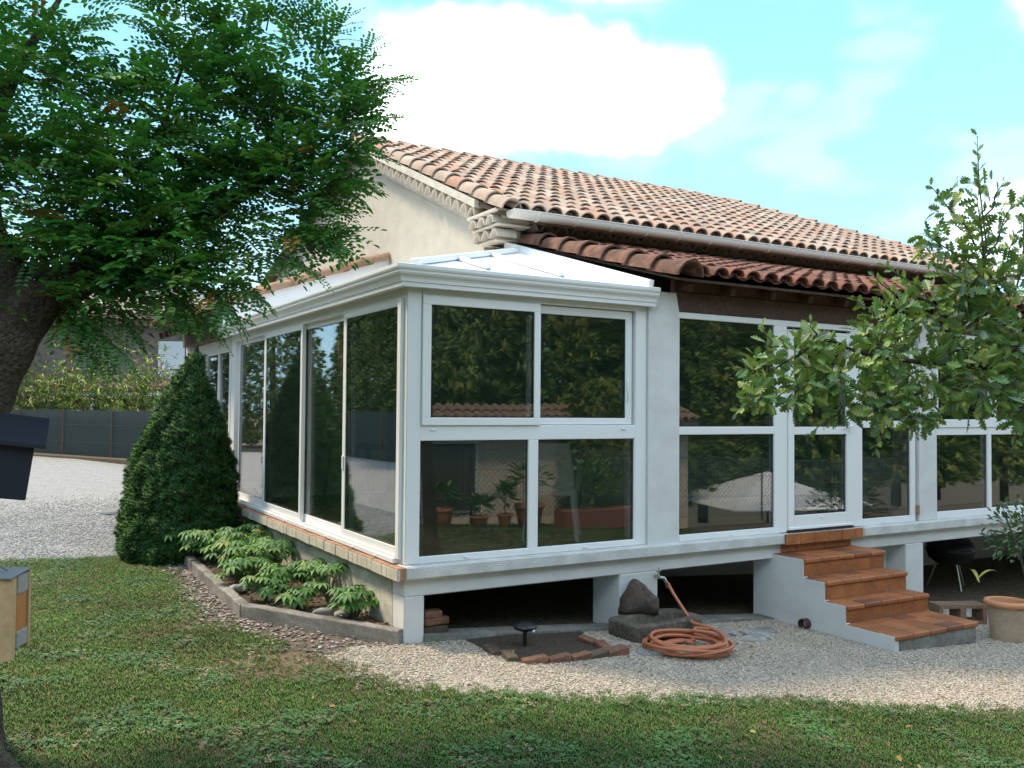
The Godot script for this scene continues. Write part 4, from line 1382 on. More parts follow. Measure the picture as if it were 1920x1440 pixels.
	var dark := plain("lamp_dark", rgb(0.012, 0.012, 0.016), 0.35)
	st = tool()
	tube(st, [Vector3(0, -0.05, 0), Vector3(0, 0.15, 0)], [0.016, 0.016], 10)
	part("stem", st, dark, lamp)
	st = tool()
	lathe(st, [Vector2(0.001, 0.13), Vector2(0.05, 0.135), Vector2(0.085, 0.15), Vector2(0.09, 0.165), Vector2(0.075, 0.185), Vector2(0.001, 0.195)], 20)
	part("cap", st, dark, lamp)
	st = tool()
	rock(st, Vector3(0.03, 0.142, 0.075), Vector3.ONE * 0.012, 3, 10, 0.0)
	part("lens", st, plain("lamp_lens", rgb(0.75, 0.75, 0.75), 0.2), lamp)
	# bed of soil edged with bricks laid flat
	var bed := PackedVector2Array([Vector2(0.5, 0.02), Vector2(0.53, 0.36), Vector2(0.58, 0.72), Vector2(0.92, 0.78), Vector2(1.2, 0.76), Vector2(1.44, 0.7), Vector2(1.42, 0.3), Vector2(1.6, 0.02)])
	structure("soil_bed", sheet(bed, 0.05, 0.014, 0.025), rough_mat("dark_soil", rgb(0.025, 0.018, 0.012), rgb(0.11, 0.075, 0.05), 1.6, 0.95, 0.03, 1.5, 0.07), "small bed of dark soil in front of the low opening", "soil")
	var brick := rough_mat("edge_brick", rgb(0.25, 0.11, 0.06), rgb(0.42, 0.22, 0.13), 2.5, 0.9, 0.02, 0.5, 0.08, 0.55)
	var worn := rough_mat("edge_brick_mossy", rgb(0.11, 0.09, 0.06), rgb(0.27, 0.17, 0.11), 2.5, 0.95, 0.02, 0.5, 0.08, 0.55)
	var run := [
		[Vector2(0.515, 0.44), 1.5, "mossy brick at the left end of the soil bed edging", 1], [Vector2(0.55, 0.63), 1.35, "brick on the left side of the soil bed, nearest its front corner", 1],
		[Vector2(0.67, 0.775), -0.1, "orange brick at the front left corner of the soil bed", 0], [Vector2(0.86, 0.79), -0.02, "second brick from the left along the front of the soil bed", 0], [Vector2(1.05, 0.785), 0.05, "middle brick along the front of the soil bed", 0],
		[Vector2(1.22, 0.77), 0.1, "darker brick along the front of the soil bed, left of the thick orange one", 1], [Vector2(1.40, 0.74), 0.12, "thick raised orange brick at the front right corner of the soil bed", 0],
		[Vector2(1.43, 0.56), 1.35, "brick on the right side of the soil bed next to its front corner", 0], [Vector2(1.42, 0.37), 1.65, "brick at the far right end of the soil bed edging by the wall", 0]]
	for b in run:
		st = tool()
		var big: float = 1.25 if b[2].begins_with("thick") else 1.0
		obox(st, Transform3D(), Vector3(0.092 * big, 0.026 * big, 0.042 * big), 0.008)
		var o := single("edging_brick", st, worn if b[3] else brick, b[2], "brick", "bricks edging the soil bed")
		o.position = Vector3(b[0].x, ground(b[0].x, b[0].y) + 0.022, b[0].y)
		o.rotation = Vector3(rng.randf_range(-0.06, 0.06), b[1], rng.randf_range(-0.04, 0.04) + 0.0625)
	# pale flat stones
	var slabs := rough_mat("pale_stone", rgb(0.32, 0.30, 0.27), rgb(0.55, 0.53, 0.49), 2.5, 0.9, 0.02, 0.5, 0.08, 0.6)
	for b in [[Vector2(1.56, 0.56), 0.13, 0.05, "narrow white stone bar between soil bed and stone trough"], [Vector2(1.72, 0.80), 0.14, 0.10, "flat grey stone on the gravel left of the hose coil"], [Vector2(2.62, 0.52), 0.12, 0.08, "pale flat stone just behind the hose coil"], [Vector2(2.86, 0.40), 0.13, 0.09, "pale flat stone second from the hose, near the opening"], [Vector2(3.10, 0.52), 0.15, 0.10, "largest pale flat stone, midway between hose and steps"], [Vector2(3.32, 0.42), 0.11, 0.08, "pale flat stone nearest the drain pipe"], [Vector2(2.9, 0.66), 0.14, 0.07, "thin pale stone at the front of the row, edged by gravel"]]:
		st = tool()
		rock(st, Vector3.ZERO, Vector3(b[1], 0.045, b[2]), int(b[0].x * 100), 14, 0.5, 0.55)
		var o := single("flat_stone", st, slabs, b[3], "stone", "flat stones along the wall")
		o.position = Vector3(b[0].x, ground(b[0].x, b[0].y) + 0.012, b[0].y)
		o.rotation.y = rng.randf() * 3.0
	# bricks stacked just inside the first opening
	for b in [[Vector3(0.30, 0.055, -0.12), 0.0, "dark lower brick of the small stack inside the low opening"], [Vector3(0.31, 0.118, -0.12), 0.08, "upper long brick of the small stack inside the low opening"], [Vector3(0.29, 0.172, -0.13), -0.1, "small broken brick on top of the stack inside the opening"]]:
		st = tool()
		obox(st, Transform3D(), Vector3(0.07 if b[0].y > 0.15 else 0.105, 0.027, 0.05), 0.006)
		var o := single("stacked_brick", st, worn if b[0].y < 0.1 else brick, b[2], "brick", "bricks stacked inside the opening")
		o.position = b[0]
		o.rotation.y = b[1]
	# hollow concrete block, flower pot
	var cs := CSGCombiner3D.new()
	cs.name = numbered("concrete_block")
	add_child(cs)
	tag(cs, "hollow brown concrete block beside the steps and the flower pot", "concrete block")
	var body := CSGBox3D.new()
	body.name = "block_body"
	body.size = Vector3(0.5, 0.2, 0.2)
	body.material = rough_mat("block", rgb(0.20, 0.12, 0.075), rgb(0.38, 0.25, 0.17), 2.0, 0.95, 0.03, 0.6, 0.1, 0.8)
	cs.add_child(body)
	for x in [-0.12, 0.12]:
		var hole := CSGBox3D.new()
		hole.name = "block_hole"
		hole.operation = CSGShape3D.OPERATION_SUBTRACTION
		hole.size = Vector3(0.18, 0.13, 0.4)
		hole.position.x = x
		hole.material = body.material
		cs.add_child(hole, true)
	cs.position = Vector3(5.84, -0.27, 0.60)
	cs.rotation.y = -0.45
	var pot := thing("flower_pot", "large pale beige plastic flower pot with an orange rim beside the steps", "flower pot", Vector3(5.47, ground(5.47, 1.33), 1.33))
	pot.scale = Vector3(0.80, 1.08, 0.80)
	var clay := rough_mat("pot_beige", rgb(0.42, 0.30, 0.20), rgb(0.56, 0.43, 0.31), 2.0, 0.6, 0.02, 0.0, 0.1, 0.85)
	st = tool()
	lathe(st, [Vector2(0.001, 0.0), Vector2(0.16, 0.0), Vector2(0.172, 0.02), Vector2(0.205, 0.30), Vector2(0.19, 0.30), Vector2(0.17, 0.2), Vector2(0.001, 0.2)], 32)
	part("pot_body", st, clay, pot)
	st = tool()
	lathe(st, [Vector2(0.205, 0.298), Vector2(0.236, 0.302), Vector2(0.243, 0.325), Vector2(0.236, 0.345), Vector2(0.205, 0.35), Vector2(0.188, 0.335), Vector2(0.185, 0.25)], 32)
	part("pot_rim", st, plain("pot_rim", rgb(0.58, 0.26, 0.12), 0.5), pot)
	# kettle barbecue and yellow handled tools in the dark opening on the right
	var bbq := thing("kettle_barbecue", "black round kettle barbecue stored in the dark opening right of the steps", "barbecue", Vector3(7.75, -0.42, -0.75))
	var black := plain("enamel_black", rgb(0.012, 0.012, 0.015), 0.2)
	st = tool()
	lathe(st, [Vector2(0.02, 0.28), Vector2(0.16, 0.30), Vector2(0.25, 0.37), Vector2(0.285, 0.46), Vector2(0.29, 0.47), Vector2(0.29, 0.48), Vector2(0.27, 0.56), Vector2(0.20, 0.64), Vector2(0.08, 0.675), Vector2(0.001, 0.68)], 28)
	part("bowl", st, black, bbq)
	st = tool()
	tube(st, [Vector3(-0.04, 0.68, 0), Vector3(-0.04, 0.71, 0), Vector3(0.04, 0.71, 0), Vector3(0.04, 0.68, 0)], [0.008], 6)
	part("lid_handle", st, black, bbq)
	for k in 3:
		var a := TAU * k / 3.0
		st = tool()
		tube(st, [Vector3(cos(a) * 0.15, 0.32, sin(a) * 0.15), Vector3(cos(a) * 0.27, 0.0, sin(a) * 0.27)], [0.012], 6)
		part("leg", st, metal, bbq)
	for b in [[Vector3(7.15, -0.16, -0.05), 0.9, "yellow blade leaf lying across the dark opening, left one"], [Vector3(7.35, -0.17, -0.03), -0.2, "yellow strap leaf in the dark opening, right one"]]:
		st = tool()
		var bend: Array = []
		for i in 7:
			var u := i / 6.0
			bend.append(Vector3(lerpf(-0.15, 0.15, u) , 0.06 * sin(u * 2.6) + 0.06 * u, 0.0))
		var rows2: Array = []
		for i in 7:
			var ww := 0.022 * sin(PI * (i + 0.4) / 7.0)
			rows2.append(PackedVector3Array([bend[i] + Vector3(0, ww * 0.6, -ww), bend[i], bend[i] + Vector3(0, ww * 0.6, ww)]))
		surf(st, rows2)
		var m := leaf_mat("strap_leaf", rgb(0.5, 0.47, 0.13), Color(0.3, 0.3, 0.1), 0.5)
		m.vertex_color_use_as_albedo = false
		var o := single("strap_leaf", st, m, b[2], "leaf")
		o.position = b[0]
		o.rotation.y = b[1]
	# plate lying on the drive
	st = tool()
	obox(st, Transform3D(), Vector3(0.16, 0.012, 0.14), 0.004)
	var plate := single("manhole_cover", st, plain("plate_dark", rgb(0.05, 0.055, 0.065), 0.6), "dark square cover plate lying on the gravel drive by the conifer", "cover plate")
	plate.position = Vector3(-0.9, 0.016, -9.75)
	plate.rotation.y = 0.2

# ---------------------------------------------------------------- the planted bed left of the conservatory
func palmate_leaf(sd: int) -> ArrayMesh:
	var r := RandomNumberGenerator.new()
	r.seed = sd
	var st := tool()
	for k in 7:
		var a := deg_to_rad(-115.0 + 230.0 * k / 6.0) + r.randf_range(-0.08, 0.08)
		var len := 0.105 * (1.0 - 0.25 * absf(k - 3) / 3.0) * r.randf_range(0.85, 1.1)
		var d := Vector3(sin(a), 0, cos(a))
		var s := Vector3(cos(a), 0, -sin(a))
		var rows: Array = []
		for i in 5:
			var u := i / 4.0
			var w := [0.003, 0.013, 0.0175, 0.012, 0.0005][i] as float
			var p := d * len * u + Vector3(0, 0.02 * u - 0.055 * u * u, 0)
			rows.append(PackedVector3Array([p - s * w + Vector3(0, w * 0.35, 0), p, p + s * w + Vector3(0, w * 0.35, 0)]))
		surf(st, rows, true)
	return st.commit()

func build_bed() -> void:
	var curbm := rough_mat("curb_concrete", rgb(0.27, 0.245, 0.21), rgb(0.49, 0.455, 0.405), 1.6, 0.95, 0.025, 0.9, 0.09, 0.6)
	var curb := thing("bed_curb", "low weathered concrete curb bent round the planted bed", "curb")
	for seg in [[Vector3(-0.73, 0.045, -4.95), Vector3(-0.83, 0.055, -1.40), 0.075], [Vector3(-0.83, 0.055, -1.42), Vector3(-0.02, 0.045, 0.0), 0.07]]:
		var st := tool()
		var a: Vector3 = seg[0]
		var b: Vector3 = seg[1]
		var d := (b - a).normalized()
		var side := d.cross(Vector3.UP).normalized()
		var rows: Array = []
		var n := int(a.distance_to(b) / 0.07)
		for i in n + 1:
			var p := a.lerp(b, i / float(n))
			var row := PackedVector3Array()
			for q in [[-1.0, -0.2], [-1.0, 0.05], [-0.85, 0.068], [0.85, 0.068], [1.0, 0.05], [1.0, -0.2]]:
				var v: Vector3 = p + side * q[0] * 0.042 + Vector3(0, q[1], 0)
				v += Vector3(noise_a.get_noise_3dv(v * 400.0), noise_a.get_noise_3dv(v * 400.0 + Vector3(40, 0, 0)) * 0.7, noise_a.get_noise_3dv(v * 400.0 + Vector3(0, 60, 0))) * 0.014
				row.append(v)
			rows.append(row)
		surf(st, rows, true)
		for e in [0, n]:
			for k in range(1, 5):
				tri(st, rows[e][0], rows[e][k], rows[e][k + 1], rows[1 if e == 0 else n - 1][2])
		part("curb_length", st, curbm, curb)
	var soil := PackedVector2Array([Vector2(-0.72, -5.3), Vector2(-0.80, -1.42), Vector2(-0.4, -0.72), Vector2(0.0, -0.05), Vector2(0.05, -0.05), Vector2(0.05, -5.6), Vector2(-0.7, -5.6)])
	structure("planting_soil", sheet(soil, 0.07, 0.075, 0.03), rough_mat("bed_soil", rgb(0.045, 0.032, 0.02), rgb(0.16, 0.115, 0.07), 1.6, 0.95, 0.03, 1.2, 0.07), "brown soil and dead leaves of the planted bed", "soil")
	# dead leaves on it
	var st := tool()
	for q in [[Vector3(-0.02, 0, 0), Vector3(0, 0.008, 0.012), Vector3(0.022, 0.004, 0)], [Vector3(-0.02, 0, 0), Vector3(0.022, 0.004, 0), Vector3(0, 0.006, -0.012)]]:
		leaf_tri(st, q[0], q[1], q[2], Vector3.UP)
	var xf: Array = []
	var cl: Array = []
	for i in 900:
		var p := Vector2(rng.randf_range(-0.85, 0.04), rng.randf_range(-5.0, 0.0))
		if inside(p, soil):
			var s := rng.randf_range(0.6, 1.6)
			xf.append(Transform3D(Basis.from_euler(Vector3(rng.randf_range(-0.5, 0.5), rng.randf() * TAU, rng.randf_range(-0.5, 0.5))).scaled(Vector3.ONE * s), Vector3(p.x, 0.09, p.y)))
			cl.append(Color(0.24, 0.14, 0.06).lerp(Color(0.10, 0.06, 0.03), rng.randf()))
	var lm := leaf_mat("litter", Color.WHITE, Color(0.1, 0.07, 0.03), 0.9)
	var litter := many("leaf_litter", st.commit(), lm, xf, cl)
	tag(litter, "dry brown leaves scattered on the planted bed", "leaf litter", "", "stuff")
	# plants: hellebores with fingered leaves
	var leaves := [palmate_leaf(1), palmate_leaf(2), palmate_leaf(3)]
	var greens: Array = []
	for i in 4:
		var v: Vector3 = [Vector3(0.085, 0.20, 0.04), Vector3(0.13, 0.235, 0.05), Vector3(0.06, 0.155, 0.036), Vector3(0.23, 0.25, 0.06)][i]
		var m := leaf_mat("hellebore_%d" % i, rgb(v.x, v.y, v.z), Color(0.25, 0.4, 0.1), 0.62)
		m.vertex_color_use_as_albedo = false
		greens.append(m)
	var stem := plain("hellebore_stem", rgb(0.10, 0.15, 0.05), 0.6)
	var spots := [
		[Vector3(-0.15, 0.08, -0.62), 0.26, 9, "small leafy plant in the tip of the bed beside the corner pier"], [Vector3(-0.14, 0.08, -1.30), 0.36, 8, "tall fresh green plant against the base wall, nearest the front"], [Vector3(-0.60, 0.08, -1.62), 0.24, 12, "plant in the angle of the curb with drooping narrow leaves"],
		[Vector3(-0.35, 0.08, -2.05), 0.24, 12, "low yellowing plant in the middle of the bed"], [Vector3(-0.12, 0.08, -1.95), 0.30, 11, "dark bushy plant under the brick sill, second from the front"], [Vector3(-0.62, 0.08, -2.40), 0.28, 14, "broad bright leaved plant leaning over the side curb"],
		[Vector3(-0.22, 0.08, -2.75), 0.38, 16, "tallest dark plant half hiding the base wall"], [Vector3(-0.55, 0.08, -3.05), 0.36, 16, "dense plant in the middle of the side curb"], [Vector3(-0.30, 0.08, -3.55), 0.40, 16, "glossy plant below the second sliding pane"],
		[Vector3(-0.60, 0.08, -3.85), 0.36, 16, "plant just in front of the conifer beside the curb"], [Vector3(-0.12, 0.08, -4.0), 0.40, 14, "plant squeezed between conifer and base wall"], [Vector3(-0.78, 0.08, -4.35), 0.32, 14, "light green plant at the back end of the curb by the conifer"], [Vector3(-0.45, 0.08, -1.2), 0.17, 9, "pale feathery low plant behind the front curb"], [Vector3(-0.50, 0.08, -2.7), 0.34, 14, "bushy plant behind the bright leaved one"]]
	for s in spots:
		var p := thing("hellebore", s[3], "plant", s[0], rng.randf() * TAU, "leafy plants of the bed")
		var n: int = int(s[2] * 2.7)
		for i in n:
			var a := TAU * i / n * 2.4 + rng.randf()
			var h: float = s[1] * rng.randf_range(0.45, 1.0)
			var out: float = rng.randf_range(0.04, 0.21) * (float(s[1]) / 0.3)
			var tip := Vector3(cos(a) * out, h, sin(a) * out)
			var q := tool()
			tube(q, [Vector3(cos(a), 0, sin(a)) * 0.01, tip * Vector3(0.4, 0.6, 0.4), tip], [0.004, 0.0035, 0.003], 4)
			part("stem", q, stem, p)
			var o := mesh_node("leaf", leaves[rng.randi() % 3], greens[3 if rng.randf() < 0.07 else rng.randi() % 3], p)
			o.transform = Transform3D(Basis(Vector3.UP, PI / 2 - a + rng.randf_range(-0.4, 0.4)).rotated(Vector3(-sin(a), 0, cos(a)), -rng.randf_range(-0.1, 0.5)).scaled(Vector3.ONE * rng.randf_range(0.75, 1.2)), tip)
	# two pale stones in the bed
	for b in [[Vector3(-0.33, 0.10, -0.85), "flat pale stone lying in the bed near the front curb"], [Vector3(-0.2, 0.10, -0.72), "upright pale stone beside the small plant in the bed tip"], [Vector3(-0.70, 0.11, -2.15), "small white stone on the side of the bed"]]:
		st = tool()
		rock(st, Vector3.ZERO, Vector3(0.09, 0.04, 0.05), int(b[0].z * -90), 12, 0.5)
		var o := single("bed_stone", st, mats["pale_stone"], b[1], "stone", "stones in the planted bed")
		o.position = b[0]

# ---------------------------------------------------------------- trees
func ellipse_leaf(st: SurfaceTool, base: Vector3, d: Vector3, s: Vector3, up: Vector3, len: float, w: float) -> void:
	var tip := base + d * len
	var m1 := base + d * len * 0.35
	var m2 := base + d * len * 0.75
	var fold := up * w * 0.28
	var l1 := m1 - s * w * 0.5 + fold
	var r1 := m1 + s * w * 0.5 + fold
	var l2 := m2 - s * w * 0.42 + fold
	var r2 := m2 + s * w * 0.42 + fold
	var nl := (up + s * 0.45).normalized()
	var nr := (up - s * 0.45).normalized()
	for q in [[base, m2, l1, nl], [l1, m2, l2, nl], [l2, m2, tip, nl], [base, r1, m2, nr], [r1, r2, m2, nr], [r2, tip, m2, nr]]:
		leaf_tri(st, q[0], q[1], q[2], q[3])

# robinia: a long leaf of paired oval leaflets, running along +z and drooping
func pinnate_leaf(sd: int, pairs: int) -> ArrayMesh:
	var r := RandomNumberGenerator.new()
	r.seed = sd
	var st := tool()
	var len := 0.26
	var prev := Vector3.ZERO
	for i in pairs + 1:
		var u := (i + 1.2) / (pairs + 1.2)
		var p := Vector3(0.012 * sin(u * 3.0), -0.05 * u * u, len * u)
		var dir := (p - prev).normalized()
		# rachis
		for q in [[prev - Vector3(0.001, 0, 0), p + Vector3(0.001, 0, 0), prev + Vector3(0.001, 0, 0)]]:
			leaf_tri(st, q[0], q[1], q[2], Vector3.UP)
		prev = p
		if i == pairs:
			ellipse_leaf(st, p, dir, Vector3.RIGHT, Vector3.UP, 0.05, 0.026)
			break
		for side in [-1.0, 1.0]:
			var d := (Vector3(side, r.randf_range(-0.25, 0.1), 0.35 + r.randf_range(-0.12, 0.12))).normalized()
			var s := d.cross(Vector3.UP).normalized()
			var up := s.cross(d).normalized()
			up = (up if up.y > 0 else -up).rotated(d, r.randf_range(-0.35, 0.35))
			ellipse_leaf(st, p + d * 0.003, d, up.cross(d).normalized(), up, 0.048 * r.randf_range(0.85, 1.12), 0.0265)
	return st.commit()

func oak_leaf(sd: int) -> ArrayMesh:
	var r := RandomNumberGenerator.new()
	r.seed = sd
	var st := tool()
	var out := [[0.0, 0.0], [0.1, 0.025], [0.17, 0.13], [0.24, 0.16], [0.28, 0.06], [0.37, 0.22], [0.44, 0.24], [0.47, 0.085], [0.57, 0.28], [0.64, 0.27], [0.66, 0.1], [0.75, 0.23], [0.81, 0.2], [0.83, 0.085], [0.9, 0.13], [0.97, 0.07], [1.0, 0.0]]
	var len := 0.088
	var curl := r.randf_range(-0.2, 0.5)
	for i in out.size() - 1:
		for side in [-1.0, 1.0]:
			var f := func(k: int, edge: bool) -> Vector3:
				var u: float = out[k][0]
				var w: float = out[k][1] * r.randf_range(0.92, 1.08) if edge else 0.0
				return Vector3(side * w, 0.24 * w - curl * u * u * 0.25, u) * len
			var a: Vector3 = f.call(i, false)
			var b: Vector3 = f.call(i + 1, false)
			var c: Vector3 = f.call(i + 1, true)
			var d: Vector3 = f.call(i, true)
			var nn := Vector3(-side * 0.3, 1.0, curl * 0.4 * out[i][0]).normalized()
			leaf_tri(st, a, b, c, nn)
			leaf_tri(st, a, c, d, nn)
	return st.commit()

# leaves: the first ones are nodes of their own, the rest one mass
func foliage(crown: Node3D, called: String, meshes: Array, tints: Array, weights: Array, xf: Array, most: int) -> void:
	var eye := Vector3(-2.73, 1.75, 6.23)
	xf.sort_custom(func(a, b): return a.origin.distance_squared_to(eye) < b.origin.distance_squared_to(eye))
	var bins := {}
	for i in xf.size():
		var m := rng.randi() % meshes.size()
		var pick := rng.randf()
		var t := 0
		while t < weights.size() - 1 and pick > weights[t]:
			pick -= weights[t]
			t += 1
		if i < most:
			var o := mesh_node(called, meshes[m], tints[t], crown)
			o.transform = xf[i]
		else:
			var key := m * 100 + t
			if not bins.has(key):
				bins[key] = []
			bins[key].append(xf[i])
	for key in bins:
		many("foliage", meshes[key / 100], tints[key % 100], bins[key], [], crown)

func solid_leaf(name: String, v: Vector3, back: Color, rough := 0.45) -> StandardMaterial3D:
	var m := leaf_mat(name, rgb(v.x, v.y, v.z), back, rough)
	m.vertex_color_use_as_albedo = false
	return m

func build_robinia() -> void:
	var tree := thing("robinia_tree", "leaning robinia tree with feathery leaves at the left edge, boxes on its trunk", "tree", Vector3.ZERO)
	var bark := rough_mat("robinia_bark", rgb(0.04, 0.03, 0.022), rgb(0.24, 0.18, 0.125), 2.0, 0.95, 0.03, 4.0, 0.035, 0.6)
	var st := tool()
	var bole := dense([Vector3(-2.83, -0.15, 0.95), Vector3(-2.82, 0.02, 0.96), Vector3(-2.83, 0.22, 0.97), Vector3(-2.86, 0.6, 0.98), Vector3(-2.86, 1.0, 0.98), Vector3(-2.86, 1.3, 0.96), Vector3(-2.83, 1.55, 0.975), Vector3(-2.75, 1.82, 0.978), Vector3(-2.63, 2.09, 1.0), Vector3(-2.48, 2.36, 1.0)], [0.32, 0.23, 0.185, 0.165, 0.16, 0.16, 0.15, 0.142, 0.132, 0.12], 8)
	tube(st, bole[0], bole[1], 40, 0.3, 11.0)
	var trunk := part("trunk", st, bark, tree)
	var limbs := [
		[[Vector3(-2.46, 2.33, 1.0), Vector3(-2.1, 2.58, 0.95), Vector3(-1.8, 2.76, 0.89), Vector3(-1.45, 3.0, 0.93), Vector3(-1.1, 3.3, 1.0)], [0.11, 0.08, 0.05, 0.028, 0.012]],
		[[Vector3(-2.55, 2.25, 0.98), Vector3(-2.72, 2.65, 0.92), Vector3(-2.75, 3.1, 0.8), Vector3(-2.62, 3.6, 0.65), Vector3(-2.4, 4.1, 0.6)], [0.09, 0.07, 0.05, 0.03, 0.01]],
		[[Vector3(-2.5, 2.2, 0.98), Vector3(-2.8, 2.55, 0.85), Vector3(-3.1, 2.95, 0.7), Vector3(-3.5, 3.5, 0.55)], [0.12, 0.09, 0.07, 0.03]],
		[[Vector3(-2.05, 2.6, 0.94), Vector3(-1.95, 3.0, 0.8), Vector3(-1.85, 3.5, 0.75), Vector3(-1.7, 4.0, 0.75)], [0.04, 0.026, 0.016, 0.006]],
		[[Vector3(-1.6, 2.9, 0.92), Vector3(-1.5, 3.3, 0.88), Vector3(-1.35, 3.85, 0.92)], [0.03, 0.018, 0.006]],
		[[Vector3(-2.2, 2.5, 0.95), Vector3(-1.9, 2.5, 1.05), Vector3(-1.6, 2.52, 1.15)], [0.035, 0.022, 0.01]]]
	for l in limbs:
		var q := tool()
		var w := dense(l[0], l[1], 6)
		tube(q, w[0], w[1], 12, 0.25, 12.0)
		part("limb", q, bark, tree)
	# roots at the foot
	for k in 5:
		var a := 0.9 + k * 0.8
		var q := tool()
		tube(q, [Vector3(-2.83, 0.16, 0.95) + Vector3(cos(a), 0, sin(a)) * 0.12, Vector3(-2.83, 0.05, 0.95) + Vector3(cos(a), 0, sin(a)) * 0.28, Vector3(-2.83, -0.05, 0.95) + Vector3(cos(a), 0, sin(a)) * 0.5], [0.09, 0.055, 0.03], 8, 0.2, 10.0)
		part("root", q, bark, tree)
	var blobs := [[Vector3(-2.55, 3.66, 0.61), 0.60], [Vector3(-2.54, 2.85, 0.81), 0.62], [Vector3(-2.03, 3.30, 0.67), 0.48], [Vector3(-2.04, 2.69, 0.87), 0.45], [Vector3(-1.56, 3.46, 0.84), 0.42], [Vector3(-1.57, 2.92, 0.92), 0.40], [Vector3(-1.14, 3.38, 0.96), 0.32], [Vector3(-1.18, 2.94, 1.06), 0.25], [Vector3(-1.40, 3.80, 0.94), 0.26], [Vector3(-1.80, 3.80, 0.82), 0.26], [Vector3(-0.93, 3.58, 1.00), 0.2], [Vector3(-2.37, 2.41, 1.02), 0.30], [Vector3(-1.85, 2.46, 1.09), 0.22], [Vector3(-3.21, 3.42, 0.21), 0.90], [Vector3(-2.86, 4.94, 0.12), 0.80], [Vector3(-3.53, 4.05, 0.63), 1.00], [Vector3(-3.39, 2.60, 0.54), 0.60], [Vector3(-1.87, 4.95, 0.36), 0.5]]
	var dens := [66, 165, 74, 118, 78, 100, 56, 44, 20, 18, 16, 42, 24, 110, 60, 110, 80, 26]
	var xf: Array = []
	var put := func(p: Vector3, d: Vector3, s: float) -> void:
		d = d.normalized()
		var x := Vector3.UP.cross(d).normalized()
		xf.append(Transform3D(Basis(x, d.cross(x), d).rotated(d, rng.randf_range(-0.5, 0.5)).scaled(Vector3.ONE * s), p))
	for i in blobs.size():
		var c: Vector3 = blobs[i][0]
		var r: float = blobs[i][1]
		# short twigs, each with a few leaves on alternate sides
		for k in int(dens[i] * 0.8):
			var d := Vector3(rng.randf_range(-1, 1), rng.randf_range(-1, 1), rng.randf_range(-1, 1)).normalized()
			var p: Vector3 = c + d * r * pow(rng.randf(), 0.45)
			var way := (d * 0.5 + Vector3(0.35, 0.3, 0.25) + Vector3(rng.randf_range(-0.6, 0.6), rng.randf_range(-0.4, 0.6), rng.randf_range(-0.6, 0.6))).normalized()
			for j in 4:
				var side := way.cross(Vector3.UP).normalized() * (1.0 if j % 2 else -1.0)
				var ld := way * 0.55 + side * rng.randf_range(0.5, 1.0) + Vector3(0, rng.randf_range(-0.45, 0.15), 0)
				put.call(p + way * 0.045 * j, ld, rng.randf_range(0.7, 1.1))
	var twigs := [
		[Vector3(-0.89, 3.64, 1.00), Vector3(-0.59, 3.77, 1.29)], [Vector3(-0.96, 3.46, 1.01), Vector3(-0.64, 3.51, 1.31)], [Vector3(-1.07, 3.83, 1.02), Vector3(-0.94, 4.08, 1.21)], [Vector3(-1.03, 3.25, 1.02), Vector3(-0.75, 3.34, 1.30)], [Vector3(-1.06, 3.10, 1.11), Vector3(-0.82, 3.06, 1.36)], [Vector3(-1.16, 2.91, 1.04), Vector3(-0.90, 2.91, 1.31)], [Vector3(-1.19, 2.80, 1.14), Vector3(-0.97, 2.66, 1.38)], [Vector3(-1.24, 2.76, 1.11), Vector3(-1.01, 2.81, 1.36)],
		[Vector3(-1.37, 2.65, 1.14), Vector3(-1.14, 2.49, 1.39)], [Vector3(-1.58, 2.49, 1.13), Vector3(-1.44, 2.33, 1.32)], [Vector3(-1.65, 2.41, 1.21), Vector3(-1.59, 2.20, 1.35)], [Vector3(-1.87, 2.35, 1.07), Vector3(-1.81, 2.20, 1.22)], [Vector3(-2.18, 2.31, 1.00), Vector3(-2.05, 2.10, 1.19)], [Vector3(-2.21, 2.22, 1.04), Vector3(-2.22, 1.96, 1.14)], [Vector3(-2.36, 2.24, 1.01), Vector3(-2.08, 1.98, 1.28)], [Vector3(-2.41, 2.21, 0.98), Vector3(-2.25, 1.98, 1.19)],
		[Vector3(-2.47, 3.76, 0.54), Vector3(-2.25, 3.93, 0.79)], [Vector3(-1.91, 3.93, 0.76), Vector3(-2.03, 4.16, 0.81)], [Vector3(-1.78, 3.99, 0.84), Vector3(-1.82, 4.13, 0.93)], [Vector3(-1.35, 3.98, 0.97), Vector3(-1.33, 4.22, 1.11)], [Vector3(-1.13, 3.93, 0.99), Vector3(-1.08, 4.14, 1.14)], [Vector3(-1.17, 3.94, 1.02), Vector3(-1.20, 4.15, 1.12)], [Vector3(-1.56, 3.85, 0.84), Vector3(-1.66, 4.00, 0.91)], [Vector3(-2.08, 3.50, 0.64), Vector3(-2.18, 3.71, 0.71)], [Vector3(-1.82, 3.78, 0.80), Vector3(-1.98, 3.89, 0.83)], [Vector3(-0.89, 3.67, 1.00), Vector3(-0.77, 3.98, 1.20)], [Vector3(-1.92, 2.41, 1.04), Vector3(-1.64, 2.11, 1.32)], [Vector3(-1.02, 3.69, 0.98), Vector3(-0.62, 3.72, 1.33)]]
	var twig_st := tool()
